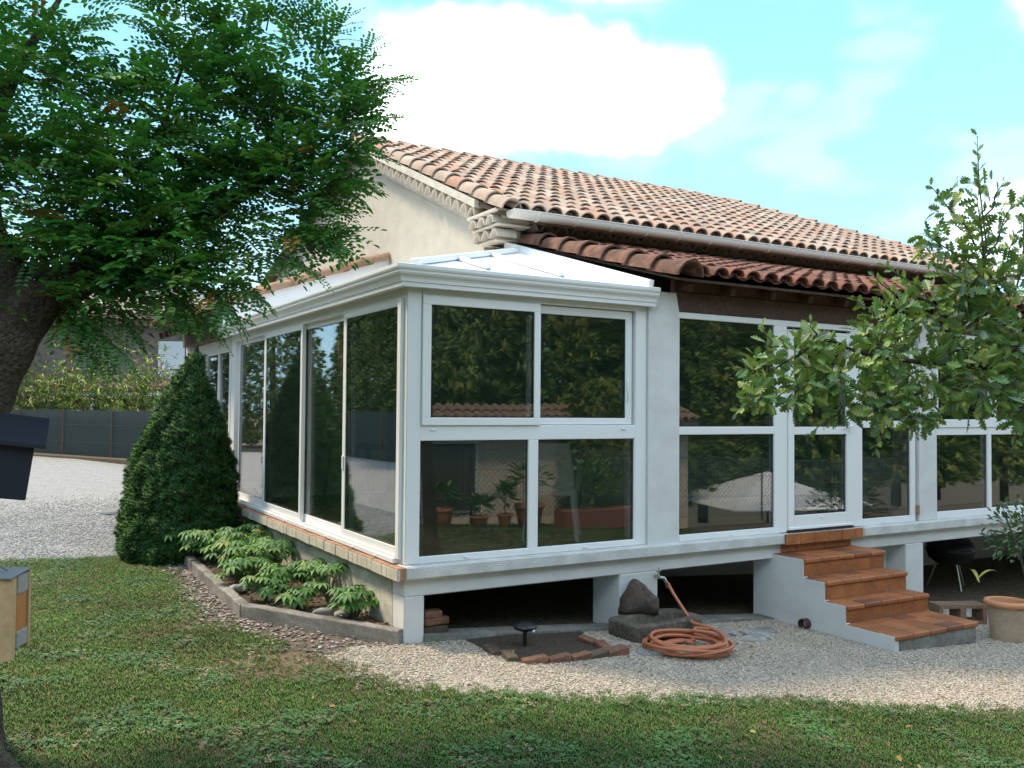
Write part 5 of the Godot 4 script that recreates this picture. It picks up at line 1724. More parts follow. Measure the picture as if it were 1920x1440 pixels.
	for t in twigs:
		var a: Vector3 = t[0]
		var b: Vector3 = t[1]
		var way := (b - a).normalized()
		tube(twig_st, [a, a.lerp(b, 0.5) + Vector3(0, 0.02, 0), a.lerp(b, 0.92)], [0.006, 0.004, 0.002], 4)
		for j in 13:
			var u := j / 12.0
			var side := way.cross(Vector3.UP).normalized() * (1.0 if j % 2 else -1.0)
			var ld := way * (0.5 + 0.7 * u) + side * (1.0 - 0.55 * u) * rng.randf_range(0.7, 1.0) + Vector3(0, rng.randf_range(-0.35, 0.2), 0)
			put.call(a.lerp(b, u * 0.85), ld, lerpf(0.95, 0.5, u) * rng.randf_range(0.85, 1.1))
	part("twigs", twig_st, plain("green_twig", rgb(0.07, 0.07, 0.03), 0.8), tree).set_meta("kind", "stuff")
	var crown := Node3D.new()
	crown.name = "crown"
	tree.add_child(crown)
	var g := Color(0.21, 0.44, 0.10)
	var tints := [solid_leaf("robinia_a", Vector3(0.036, 0.128, 0.034), g * 0.9), solid_leaf("robinia_b", Vector3(0.054, 0.17, 0.036), g), solid_leaf("robinia_c", Vector3(0.09, 0.195, 0.036), g), solid_leaf("robinia_d", Vector3(0.15, 0.21, 0.035), g), solid_leaf("robinia_old", Vector3(0.30, 0.17, 0.035), Color(0.3, 0.2, 0.05))]
	foliage(crown, "leaf", [pinnate_leaf(1, 7), pinnate_leaf(2, 8), pinnate_leaf(3, 6)], tints, [0.32, 0.34, 0.23, 0.095, 0.015], xf, 300)

func build_oak() -> void:
	var tree := thing("oak_tree", "young oak reaching in from the right edge with lobed leaves before the porch", "tree")
	var bark := rough_mat("oak_bark", rgb(0.03, 0.022, 0.018), rgb(0.12, 0.085, 0.065), 3.0, 0.95, 0.03, 0.8, 0.07, 0.7)
	var st := tool()
	tube(st, [Vector3(2.2, -0.3, 4.15), Vector3(2.18, 0.3, 4.12), Vector3(2.12, 0.9, 4.08), Vector3(2.075, 1.446, 4.048), Vector3(2.12, 2.2, 4.06), Vector3(2.2, 3.0, 4.1), Vector3(2.35, 3.7, 4.14)], [0.12, 0.095, 0.085, 0.07, 0.045, 0.022, 0.005], 14, 0.15, 10.0)
	part("trunk", st, bark, tree)
	var limbs := [
		[[Vector3(2.075, 1.446, 4.048), Vector3(1.737, 1.90, 3.984), Vector3(1.324, 2.085, 3.922), Vector3(1.066, 1.958, 3.881), Vector3(0.937, 1.989, 3.864), Vector3(0.854, 2.139, 3.821), Vector3(0.802, 2.231, 3.794), Vector3(0.733, 2.251, 3.778), Vector3(0.68, 2.225, 3.77)], [0.05, 0.04, 0.03, 0.023, 0.02, 0.017, 0.014, 0.011, 0.008]],
		[[Vector3(1.066, 1.958, 3.881), Vector3(0.713, 1.973, 3.790), Vector3(0.529, 1.993, 3.718), Vector3(0.413, 2.024, 3.675), Vector3(0.354, 2.058, 3.641), Vector3(0.305, 2.057, 3.613), Vector3(0.223, 1.999, 3.586), Vector3(0.108, 1.919, 3.516)], [0.02, 0.015, 0.013, 0.011, 0.01, 0.009, 0.008, 0.004]],
		[[Vector3(1.324, 2.10, 3.922), Vector3(1.188, 2.272, 3.882), Vector3(1.065, 2.407, 3.873), Vector3(1.03, 2.55, 3.885), Vector3(0.99, 2.72, 3.885)], [0.02, 0.012, 0.008, 0.005, 0.002]],
		[[Vector3(0.937, 1.989, 3.864), Vector3(0.812, 1.883, 3.822), Vector3(0.611, 1.789, 3.759)], [0.013, 0.009, 0.005]],
		[[Vector3(1.73, 1.9, 3.98), Vector3(1.45, 1.85, 3.97), Vector3(1.15, 1.78, 3.98)], [0.02, 0.014, 0.006]],
		[[Vector3(1.5, 2.05, 3.94), Vector3(1.45, 2.3, 3.93), Vector3(1.3, 2.6, 3.95)], [0.02, 0.012, 0.005]]]
	for l in limbs:
		var q := tool()
		tube(q, l[0], l[1].map(func(v: float) -> float: return v * 0.72), 9, 0.12, 14.0)
		part("limb", q, bark, tree)
	var blobs := [[Vector3(0.103, 1.943, 3.490), 0.085, 22], [Vector3(0.049, 1.828, 3.513), 0.06, 14], [Vector3(0.238, 2.000, 3.572), 0.09, 26], [Vector3(0.203, 1.830, 3.603), 0.08, 22], [Vector3(0.377, 1.922, 3.650), 0.12, 44], [Vector3(0.400, 1.765, 3.658), 0.06, 16], [Vector3(0.573, 2.040, 3.711), 0.13, 46], [Vector3(0.554, 1.811, 3.750), 0.11, 44], [Vector3(0.798, 1.930, 3.781), 0.14, 60], [Vector3(0.673, 1.745, 3.817), 0.06, 18], [Vector3(1.068, 2.150, 3.831), 0.15, 60], [Vector3(0.999, 1.886, 3.897), 0.15, 70], [Vector3(1.215, 2.033, 3.913), 0.16, 70], [Vector3(1.161, 1.794, 3.989), 0.11, 40], [Vector3(0.838, 2.190, 3.755), 0.11, 40], [Vector3(0.673, 2.184, 3.716), 0.08, 26], [Vector3(1.106, 2.317, 3.859), 0.10, 26], [Vector3(0.958, 2.262, 3.828), 0.08, 22], [Vector3(1.433, 2.309, 3.935), 0.15, 40], [Vector3(1.381, 1.939, 4.007), 0.20, 60], [Vector3(0.853, 2.626, 3.838), 0.06, 7], [Vector3(0.846, 2.463, 3.828), 0.07, 9], [Vector3(0.947, 2.754, 3.839), 0.05, 5], [Vector3(1.028, 2.732, 3.886), 0.06, 5], [Vector3(1.042, 2.568, 3.889), 0.08, 9], [Vector3(0.928, 2.351, 3.849), 0.09, 11], [Vector3(1.205, 2.484, 3.923), 0.08, 9], [Vector3(1.191, 2.650, 3.921), 0.06, 5], [Vector3(0.795, 2.509, 3.800), 0.05, 6], [Vector3(1.166, 2.365, 3.896), 0.09, 10], [Vector3(1.9, 2.5, 4.0), 0.4, 120], [Vector3(2.5, 2.7, 4.2), 0.5, 120], [Vector3(2.3, 3.3, 4.1), 0.4, 100]]
	var twigs := [[Vector3(1.039, 2.263, 3.876), Vector3(0.959, 2.962, 3.912)], [Vector3(1.018, 2.474, 3.871), Vector3(0.790, 2.741, 3.805)], [Vector3(1.015, 2.591, 3.874), Vector3(1.060, 2.755, 3.964)], [Vector3(1.008, 2.352, 3.896), Vector3(0.748, 2.526, 3.808)], [Vector3(1.025, 2.403, 3.873), Vector3(1.102, 2.674, 3.985)], [Vector3(1.126, 2.317, 3.871), Vector3(1.164, 2.545, 3.959)], [Vector3(1.259, 2.277, 3.889), Vector3(1.251, 2.722, 3.958)], [Vector3(1.059, 2.263, 3.888), Vector3(0.828, 2.394, 3.815)], [Vector3(0.104, 1.920, 3.490), Vector3(-0.049, 1.939, 3.459)], [Vector3(0.069, 1.829, 3.524), Vector3(-0.062, 1.750, 3.503)], [Vector3(0.121, 2.010, 3.503), Vector3(0.062, 2.118, 3.530)], [Vector3(0.276, 2.057, 3.596), Vector3(0.235, 2.131, 3.632)], [Vector3(0.551, 2.155, 3.702), Vector3(0.428, 2.239, 3.691)], [Vector3(0.672, 2.230, 3.718), Vector3(0.546, 2.338, 3.706)], [Vector3(0.791, 2.254, 3.788), Vector3(0.585, 2.384, 3.730)], [Vector3(0.399, 1.787, 3.658), Vector3(0.245, 1.663, 3.622)], [Vector3(0.556, 1.743, 3.748), Vector3(0.478, 1.587, 3.755)], [Vector3(0.634, 1.744, 3.794), Vector3(0.630, 1.656, 3.847)], [Vector3(1.122, 1.748, 3.964), Vector3(1.085, 1.622, 3.996)], [Vector3(0.776, 1.791, 3.821), Vector3(0.732, 1.700, 3.850)]]
	var xf: Array = []
	var put := func(p: Vector3, d: Vector3, s: float) -> void:
		d = d.normalized()
		var x := Vector3.UP.cross(d).normalized()
		xf.append(Transform3D(Basis(x, d.cross(x), d).rotated(d, rng.randf_range(-1.6, 1.6)).scaled(Vector3.ONE * s), p))
	for b in blobs:
		for k in int(b[2] * 2.7):
			var d := Vector3(rng.randf_range(-1, 1), rng.randf_range(-1, 1), rng.randf_range(-1, 1)).normalized()
			put.call(b[0] + d * b[1] * pow(rng.randf(), 0.5), d * 0.7 + Vector3(rng.randf_range(-0.7, 0.5), rng.randf_range(-0.6, 0.5), rng.randf_range(-0.6, 0.7)), rng.randf_range(0.45, 1.0))
	var twig_st := tool()
	for i in twigs.size():
		var a: Vector3 = twigs[i][0]
		var b: Vector3 = twigs[i][1]
		var way := (b - a).normalized()
		tube(twig_st, [a, a.lerp(b, 0.35) + Vector3(0.02, 0.0, 0.015), a.lerp(b, 0.7) + Vector3(-0.012, 0, 0.01), b], [0.005, 0.004, 0.003, 0.0012], 5)
		var n := int(maxf(7.0, a.distance_to(b) / 0.017))
		for j in n:
			var u := j / float(n - 1)
			var ang := j * 2.4 + i
			var s1 := way.cross(Vector3(0.3, 0.2, 0.9)).normalized()
			var s2 := way.cross(s1)
			put.call(a.lerp(b, u), way * (0.6 + 0.6 * u) + s1 * cos(ang) * 0.9 + s2 * sin(ang) * 0.9, lerpf(0.95, 0.42, u) * rng.randf_range(0.75, 1.1))
	part("twigs", twig_st, plain("oak_twig", rgb(0.10, 0.075, 0.05), 0.8), tree).set_meta("kind", "stuff")
	var crown := Node3D.new()
	crown.name = "crown"
	tree.add_child(crown)
	var g := Color(0.3, 0.36, 0.1)
	var tints := [solid_leaf("oak_a", Vector3(0.08, 0.165, 0.042), g * 0.9, 0.5), solid_leaf("oak_b", Vector3(0.12, 0.215, 0.05), g, 0.5), solid_leaf("oak_c", Vector3(0.19, 0.27, 0.06), g, 0.55), solid_leaf("oak_d", Vector3(0.25, 0.28, 0.07), g, 0.55), solid_leaf("oak_pale", Vector3(0.16, 0.20, 0.13), g * 0.6, 0.7)]
	foliage(crown, "leaf", [oak_leaf(1), oak_leaf(2), oak_leaf(3), oak_leaf(4)], tints, [0.36, 0.30, 0.18, 0.08, 0.08], xf, 300)

func sprig(sd: int, n: int, len: float, w: float, cone: float) -> ArrayMesh:
	var r := RandomNumberGenerator.new()
	r.seed = sd
	var st := tool()
	for i in n:
		var a := r.randf() * TAU
		var q := r.randf() * cone
		var d := Vector3(cos(a) * sin(q), sin(a) * sin(q), cos(q))
		var s := d.cross(Vector3(r.randf_range(-1, 1), r.randf_range(-1, 1), r.randf_range(-1, 1))).normalized() * w * 0.5
		var b := Vector3(0, 0, r.randf() * len * 0.5)
		var t := b + d * len * r.randf_range(0.5, 1.0)
		var m := b.lerp(t, 0.5)
		var nn := (Vector3(0, 0, 0.9) + d * 0.5).normalized()
		leaf_tri(st, b, m + s, t, nn)
		leaf_tri(st, b, t, m - s, nn)
	return st.commit()

func build_conifer() -> void:
	var tree := thing("dwarf_conifer", "dense dark green cone shaped conifer at the back corner of the conservatory", "conifer", Vector3(-0.775, 0, -4.86))
	var st := tool()
	var prof := [Vector2(0.0, 0.56), Vector2(0.12, 0.66), Vector2(0.35, 0.685), Vector2(0.7, 0.615), Vector2(1.05, 0.56), Vector2(1.4, 0.475), Vector2(1.75, 0.35), Vector2(2.05, 0.215), Vector2(2.3, 0.115), Vector2(2.48, 0.04), Vector2(2.56, 0.01)]
	var radius := func(h: float, a: float) -> float:
		var r := 0.0
		for i in prof.size() - 1:
			if h >= prof[i].x and h <= prof[i + 1].x:
				r = lerpf(prof[i].y, prof[i + 1].y, (h - prof[i].x) / (prof[i + 1].x - prof[i].x))
		var b := noise_a.get_noise_3d(cos(a) * 55.0, h * 70.0, sin(a) * 55.0) * 0.16 + noise_b.get_noise_3d(cos(a) * 260.0, h * 420.0, sin(a) * 260.0) * 0.16
		return maxf(r * (1.0 + b) + b * 0.25, 0.01)
	var centre := func(h: float) -> Vector3: return Vector3(0.20 * pow(h / 2.55, 1.5), h, 0.08 * h / 2.5)
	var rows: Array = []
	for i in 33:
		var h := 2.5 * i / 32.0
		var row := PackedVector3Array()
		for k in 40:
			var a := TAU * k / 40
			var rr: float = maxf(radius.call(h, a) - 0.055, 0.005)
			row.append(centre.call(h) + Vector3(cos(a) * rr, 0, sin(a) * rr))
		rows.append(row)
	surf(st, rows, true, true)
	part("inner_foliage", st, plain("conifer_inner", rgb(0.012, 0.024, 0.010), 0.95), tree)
	var q := tool()
	tube(q, [Vector3(0, -0.1, 0), Vector3(0, 0.5, 0)], [0.07, 0.06], 10)
	part("trunk", q, mats["robinia_bark"], tree)
	var xf: Array = [[], []]
	var cl: Array = [[], []]
	for i in 19000:
		var h := 2.56 * (1.0 - sqrt(1.0 - rng.randf() * 0.995))
		var a := rng.randf() * TAU
		var rr: float = radius.call(h, a)
		var inward := rng.randf() * 0.06
		var p: Vector3 = centre.call(h) + Vector3(cos(a), 0, sin(a)) * maxf(rr - 0.035 - inward, 0.0)
		var d := (Vector3(cos(a), rng.randf_range(0.0, 0.9), sin(a)) + Vector3(rng.randf_range(-0.5, 0.5), rng.randf_range(-0.3, 0.5), rng.randf_range(-0.5, 0.5))).normalized()
		var x := Vector3.UP.cross(d).normalized()
		var k := i % 2
		var s := rng.randf_range(0.7, 1.2)
		xf[k].append(Transform3D(Basis(x, d.cross(x), d).scaled(Vector3.ONE * s), p))
		cl[k].append(Color(0.032, 0.12, 0.023).lerp(Color(0.085, 0.20, 0.036), pow(rng.randf(), 1.5)) * rng.randf_range(0.8, 1.2))
	var m := leaf_mat("conifer_needles", Color.WHITE, Color(0.12, 0.22, 0.05), 0.7)
	for k in 2:
		many("needles", sprig(11 + k, 16, 0.058, 0.006, 1.2), m, xf[k], cl[k], tree)

func small_bush(called: String, label: String, at: Vector3, size: Vector3, n: int, tint: Array, leaf: Mesh, sc: float, stems: int) -> void:
	var bush := thing(called, label, "shrub", at)
	var st := tool()
	for k in stems:
		var a := TAU * k / stems + rng.randf()
		tube(st, [Vector3.ZERO, Vector3(cos(a) * size.x * 0.3, size.y * 0.5, sin(a) * size.z * 0.3), Vector3(cos(a) * size.x * 0.7, size.y * 0.95, sin(a) * size.z * 0.7)], [0.014, 0.009, 0.004], 6)
	part("stem", st, plain("bush_stem", rgb(0.09, 0.07, 0.04), 0.9), bush)
	var per: Array = []
	for t in tint:
		per.append([])
	for i in n:
		var d := Vector3(rng.randf_range(-1, 1), rng.randf_range(-0.7, 1), rng.randf_range(-1, 1)).normalized()
		var p := Vector3(0, size.y * 0.72, 0) + d * Vector3(size.x, size.y * 0.38, size.z) * pow(rng.randf(), 0.45)
		var f := (d + Vector3(rng.randf_range(-0.8, 0.8), rng.randf_range(-0.6, 0.5), rng.randf_range(-0.8, 0.8))).normalized()
		var x := Vector3.UP.cross(f).normalized()
		per[rng.randi() % tint.size()].append(Transform3D(Basis(x, f.cross(x), f).rotated(f, rng.randf_range(-0.7, 0.7)).scaled(Vector3.ONE * sc * rng.randf_range(0.6, 1.15)), p))
	for k in tint.size():
		many("foliage", leaf, tint[k], per[k], [], bush)

func single_leaf(len: float, w: float) -> ArrayMesh:
	var st := tool()
	ellipse_leaf(st, Vector3.ZERO, Vector3(0, 0, 1), Vector3.RIGHT, Vector3.UP, len, w)
	return st.commit()

# ---------------------------------------------------------------- boxes on the robinia trunk
func build_tree_boxes() -> void:
	var blue := rough_mat("blue_paint", rgb(0.004, 0.005, 0.011), rgb(0.007, 0.009, 0.019), 3.0, 0.6, 0.02)
	var nest := thing("nest_box", "near black navy box with sloping roof hung on the robinia trunk", "nest box", Vector3(-2.615, 1.325, 1.46), -0.04)
	nest.rotation.z = -0.13
	pbox("box_body", Vector3(-0.12, 0.0, -0.12), Vector3(0.055, 0.26, 0.06), blue, nest, 0.004)
	var st := tool()
	prism(st, PackedVector2Array([Vector2(-0.11, 0.245), Vector2(0.10, 0.245), Vector2(0.10, 0.262), Vector2(-0.13, 0.385), Vector2(-0.13, 0.36)]), Transform3D(Basis(Vector3(0, 0, 1), Vector3.UP, Vector3(-1, 0, 0)), Vector3.ZERO), -0.10, 0.15)
	part("box_roof", st, blue, nest)
	var pale := rough_mat("pale_wood", rgb(0.50, 0.30, 0.14), rgb(0.68, 0.45, 0.24), 6.0, 0.7, 0.008, 0.0, 0.1, 0.85)
	var ply := rough_mat("orange_ply", rgb(0.38, 0.15, 0.04), rgb(0.52, 0.235, 0.07), 4.0, 0.6, 0.01)
	var greyw := rough_mat("grey_wood", rgb(0.26, 0.24, 0.21), rgb(0.40, 0.37, 0.33), 4.0, 0.8, 0.02)
	var zinc := plain("zinc_sheet", rgb(0.20, 0.20, 0.20), 0.65, 0.5)
	var feed := thing("wooden_feeder_box", "pale wooden box with orange side panel and grey metal lid on the tree trunk", "feeder box", Vector3(-2.59, 0.60, 1.52), -0.42)
	# local +x = the orange flank, local +z = the pale rounded front
	st = tool()
	prism(st, PackedVector2Array([Vector2(-0.2, -0.02), Vector2(-0.02, -0.02), Vector2(0.0, 0.0), Vector2(0.0, 0.035), Vector2(-0.02, 0.05), Vector2(-0.06, 0.062), Vector2(-0.13, 0.062), Vector2(-0.19, 0.045), Vector2(-0.2, 0.03)]), Transform3D(Basis(Vector3.RIGHT, Vector3(0, 0, 1), Vector3(0, -1, 0)), Vector3.ZERO), -0.372, -0.0)
	part("front_log", st, pale, feed)
	pbox("top_rail", Vector3(-0.2, 0.285, -0.13), Vector3(0.0, 0.372, -0.02), greyw, feed, 0.004)
	pbox("bottom_rail", Vector3(-0.2, 0.04, -0.13), Vector3(0.0, 0.115, -0.02), greyw, feed, 0.004)
	pbox("side_panel", Vector3(-0.19, 0.115, -0.125), Vector3(-0.006, 0.285, -0.02), ply, feed, 0.002)
	pbox("back_board", Vector3(-0.2, 0.02, -0.15), Vector3(0.004, 0.38, -0.131), pale, feed, 0.003)
	st = tool()
	obox(st, Transform3D(Basis(Vector3.RIGHT, 0.06), Vector3(-0.1, 0.380, -0.04)), Vector3(0.105, 0.004, 0.108), 0.001)
	part("lid", st, zinc, feed)
	st = tool()
	tube(st, [Vector3(-0.12, 0.38, 0.0), Vector3(-0.1, 0.405, -0.03), Vector3(-0.09, 0.408, -0.05), Vector3(-0.07, 0.38, -0.09)], [0.003], 5)
	part("lid_wire", st, zinc, feed)
	st = tool()
	rock(st, Vector3(-0.07, 0.03, 0.062), Vector3(0.018, 0.018, 0.008), 4, 10, 0.0)
	part("knob", st, plain("knob_white", rgb(0.7, 0.68, 0.62), 0.4), feed)

# ---------------------------------------------------------------- behind the drive: fence, bamboo, neighbour
func mesh_fence(label: String, a: Vector3, b: Vector3, h: float, spacing: float, screen: bool, rust: Material, diamonds: float) -> void:
	var fence := thing("wire_fence", label, "fence", a)
	var d := b - a
	var n := int(round(d.length() / spacing))
	var wire := plain("fence_wire", rgb(0.11, 0.14, 0.15) if screen else rgb(0.12, 0.11, 0.10), 0.5, 0.2)
	var dir := d.normalized()
	for i in n + 1:
		var st := tool()
		var p := d * (i / float(n))
		tube(st, [p + Vector3(0, -0.1, 0), p + Vector3(0, h + 0.03, 0)], [0.028 if screen else 0.02], 7)
		part("post", st, rust, fence)
	var side := dir.cross(Vector3.UP).normalized() * 0.03
	# woven diamonds: two crossing sets of wires
	var st := tool()
	var step := diamonds
	var len := d.length()
	var flat := Vector3(d.x, 0, d.z).length()
	var x := -h
	while x < len:
		for s in [0, 1]:
			var x0 := maxf(x, 0.0)
			var x1 := minf(x + h, len)
			var y0 := x0 - x
			var y1 := x1 - x
			if s == 1:
				y0 = h - y0
				y1 = h - y1
			if x1 > x0 + 0.02:
				tube(st, [d * (x0 / len) + Vector3(0, y0, 0) + side, d * (x1 / len) + Vector3(0, y1, 0) + side], [0.005], 3)
		x += step
	for y in [0.02, h * 0.35, h * 0.7, h]:
		tube(st, [Vector3(0, y, 0) + side * 1.2, d + Vector3(0, y, 0) + side * 1.2], [0.005], 3)
	var w := part("wire_mesh", st, wire, fence)
	w.set_meta("kind", "stuff")
	if screen:
		st = tool()
		var up := Vector3(0, h - 0.03, 0)
		quad(st, -side, d - side, d - side + up, -side + up, Vector3(0, 0.5, 0) + side * 20.0)
		quad(st, -side * 1.4, d - side * 1.4, d - side * 1.4 + up, -side * 1.4 + up, Vector3(0, 0.5, 0) - side * 20.0)
		part("screening_cloth", st, rough_mat("green_screen", rgb(0.010, 0.026, 0.028), rgb(0.020, 0.042, 0.042), 0.7, 0.9, 0.02), fence)

func build_far_left() -> void:
	var rust := rough_mat("rusty_post", rgb(0.11, 0.045, 0.02), rgb(0.24, 0.11, 0.05), 3.0, 0.8, 0.03)
	mesh_fence("long wire fence with dark green screening and rusty posts behind the drive", Vector3(-2.9, 0.0, -34.0), Vector3(4.6, 0.0, -17.7), 1.66, 2.95, true, rust, 0.11)
	mesh_fence("wire fence with dark screening along the left side of the drive", Vector3(-8.6, 0.0, -1.0), Vector3(-8.6, 0.0, -30.0), 1.6, 2.9, true, rust, 0.22)
	# earth lip under the fence
	var st := tool()
	obox(st, Transform3D(Basis(Vector3.UP, -1.1397), Vector3(0.85, 0.0, -25.85) + Vector3(-0.09, 0, 0.04)), Vector3(9.0, 0.11, 0.12), 0.04)
	structure("earth_lip", st.commit(), mats["earth"], "low earth lip at the foot of the screened fence", "earth bank")
	# bamboo: canes with blade leaves, thin at the top
	var blade := sprig(21, 9, 0.26, 0.028, 1.5)
	var m := leaf_mat("bamboo_leaf", Color.WHITE, Color(0.45, 0.5, 0.1), 0.5)
	var runs := [[Vector3(-3.0, 0.6, -34.2), Vector3(4.7, 0.6, -17.5), 4200, "bamboo hedge with yellow green leaves rising behind the screened fence"], [Vector3(-9.6, 0.6, -1.0), Vector3(-9.6, 0.6, -33.0), 4200, "bamboo hedge along the left side of the drive"]]
	for r in runs:
		var xf: Array = []
		var cl: Array = []
		for i in r[2]:
			var u := rng.randf()
			var bed: Vector3 = r[0].lerp(r[1], u)
			var top: float = 2.65 + 1.5 * noise_a.get_noise_2d(u * 900.0, 3.0) + 0.5 * noise_b.get_noise_2d(u * 3000.0, 9.0)
			var y := rng.randf_range(0.3, 1.0)
			y = lerpf(0.4, top, 1.0 - pow(rng.randf(), 1.4) * 0.9) if rng.randf() < 0.93 else top + rng.randf() * 0.7
			var off := rng.randf_range(0.35, 1.9)
			var p: Vector3 = Vector3(bed.x, y, bed.z) + (Vector3(0.91, 0, -0.42) if r[0].x > -5.0 else Vector3.LEFT) * off
			var s := rng.randf_range(0.7, 1.3)
			xf.append(Transform3D(Basis.from_euler(Vector3(rng.randf_range(-1.2, 1.6), rng.randf() * TAU, 0)).scaled(Vector3.ONE * s), p))
			var c := Color(0.12, 0.21, 0.035).lerp(Color(0.29, 0.36, 0.06), rng.randf()) if rng.randf() < 0.6 else Color(0.08, 0.15, 0.03)
			if rng.randf() < 0.06:
				c = Color(0.32, 0.2, 0.08)
			cl.append(c * rng.randf_range(0.7, 1.2))
		var o := many("bamboo_hedge" if r[3].begins_with("bamboo hedge with") else "bamboo_hedge_001", blade, m, xf, cl)
		tag(o, r[3], "hedge", "", "stuff")
	var canes := tool()
	for i in 90:
		var u := rng.randf()
		var b: Vector3 = Vector3(-3.0, 0.0, -34.2).lerp(Vector3(4.7, 0.0, -17.5), u) + Vector3(0.91, 0, -0.42) * rng.randf_range(0.4, 1.9)
		var h := rng.randf_range(2.2, 3.5)
		tube(canes, [b, b + Vector3(rng.randf_range(-0.1, 0.1), h * 0.6, 0), b + Vector3(rng.randf_range(-0.35, 0.35), h, rng.randf_range(-0.2, 0.2))], [0.016, 0.012, 0.005], 4)
	var co := mesh_node("bamboo_canes", canes.commit(), plain("cane", rgb(0.10, 0.08, 0.035), 0.6))
	tag(co, "thin brown canes standing in the bamboo behind the fence", "canes", "", "stuff")
	# the neighbour's house
	var nb := thing("neighbour_house", "taupe rendered house with tan tiled roof seen beyond the bamboo", "house", Vector3(2.2, 0.0, -33.2), -0.53)
	var taupe := rough_mat("taupe_render", rgb(0.175, 0.135, 0.12), rgb(0.24, 0.19, 0.172), 0.6, 0.95, 0.04, 0.4, 0.1, 0.85)
	var white := plain("far_white", rgb(0.68, 0.70, 0.72), 0.5)
	pbox("wall", Vector3(-7, -1, -8), Vector3(7.5, 5.3, 0), taupe, nb, 0.0)
	var tan: Material = mats["roof_tile_1"]
	st = tool()
	prism(st, PackedVector2Array([Vector2(-0.7, 5.3), Vector2(-0.7, 5.42), Vector2(4.0, 7.0), Vector2(8.7, 5.42), Vector2(8.7, 5.3), Vector2(4.0, 6.85)]), Transform3D(Basis(Vector3(0, 0, -1), Vector3.UP, Vector3(1, 0, 0)), Vector3.ZERO), -7.6, 8.1)
	var rf := part("roof", st, mats["roof_tile_2"], nb)
	var dn := Vector3(0, -1.58, 4.7).normalized()
	var tiles: Array = []
	for r in 11:
		for c in 56:
			tiles.append(Transform3D(Basis(Vector3.RIGHT, dn.cross(Vector3.RIGHT), dn), Vector3(-7.4 + c * 0.28, 5.46, 0.72) - dn * (r + 1) * 0.42))
	many("roof_tiles", cover_tile(0.5, 0.12, 0.1, 0.015, 0.02, 5), tan, tiles, [], rf)
	var sc := tool()
	box(sc, Vector3(-7, 5.12, 0.0), Vector3(7.5, 5.3, 0.28), 0.0)
	part("cornice", sc, plain("far_cornice", rgb(0.42, 0.36, 0.30), 0.8), nb)
	var arch := cover_tile(0.2, 0.13, 0.13, 0.015, 0.0, 6)
	var arches: Array = []
	for i in 50:
		arches.append(Transform3D(Basis(), Vector3(-6.9 + i * 0.28, 5.06, 0.1)))
	many("cornice_tiles", arch, mats["cornice"], arches, [], nb)
	var sh := pbox("shutter", Vector3(1.28, 2.92, 0.0), Vector3(2.35, 4.45, 0.06), white, nb, 0.0)
	for i in 17:
		pbox("slat", Vector3(1.3, 2.95 + i * 0.088, 0.06), Vector3(2.33, 3.015 + i * 0.088, 0.075), white, sh, 0.004)
	# low annexe roof, its gutter and an opening under it
	st = tool()
	obox(st, Transform3D(Basis(Vector3.RIGHT, 0.32), Vector3(0.2, 2.55, 0.6)), Vector3(2.6, 0.04, 0.75))
	var ax := part("annexe_roof", st, mats["roof_tile_3"], nb)
	var at: Array = []
	var dn2 := Vector3(0, -0.32, 0.95).normalized()
	for r in 3:
		for c in 21:
			at.append(Transform3D(Basis(Vector3.RIGHT, dn2.cross(Vector3.RIGHT), dn2), Vector3(-2.3 + c * 0.25, 2.41, 1.3) - dn2 * (r + 1) * 0.42))
	many("roof_tiles", cover_tile(0.5, 0.11, 0.09, 0.015, 0.02, 5), mats["roof_tile_5"], at, [], ax)
	pbox("gutter", Vector3(-2.5, 2.2, 1.28), Vector3(2.8, 2.32, 1.4), white, nb, 0.0)
	pbox("opening", Vector3(-2.2, -0.5, 0.9), Vector3(2.5, 2.2, 0.95), plain("far_dark", rgb(0.03, 0.028, 0.027), 0.9), nb, 0.0)
	for x in [-0.9, 0.15, 1.6]:
		pbox("opening_post", Vector3(x, -0.5, 1.2), Vector3(x + 0.1, 2.2, 1.3), white, nb, 0.0)
	pbox("flashing", Vector3(-2.4, 2.74, 0.0), Vector3(2.8, 2.80, 0.12), white, nb, 0.0)

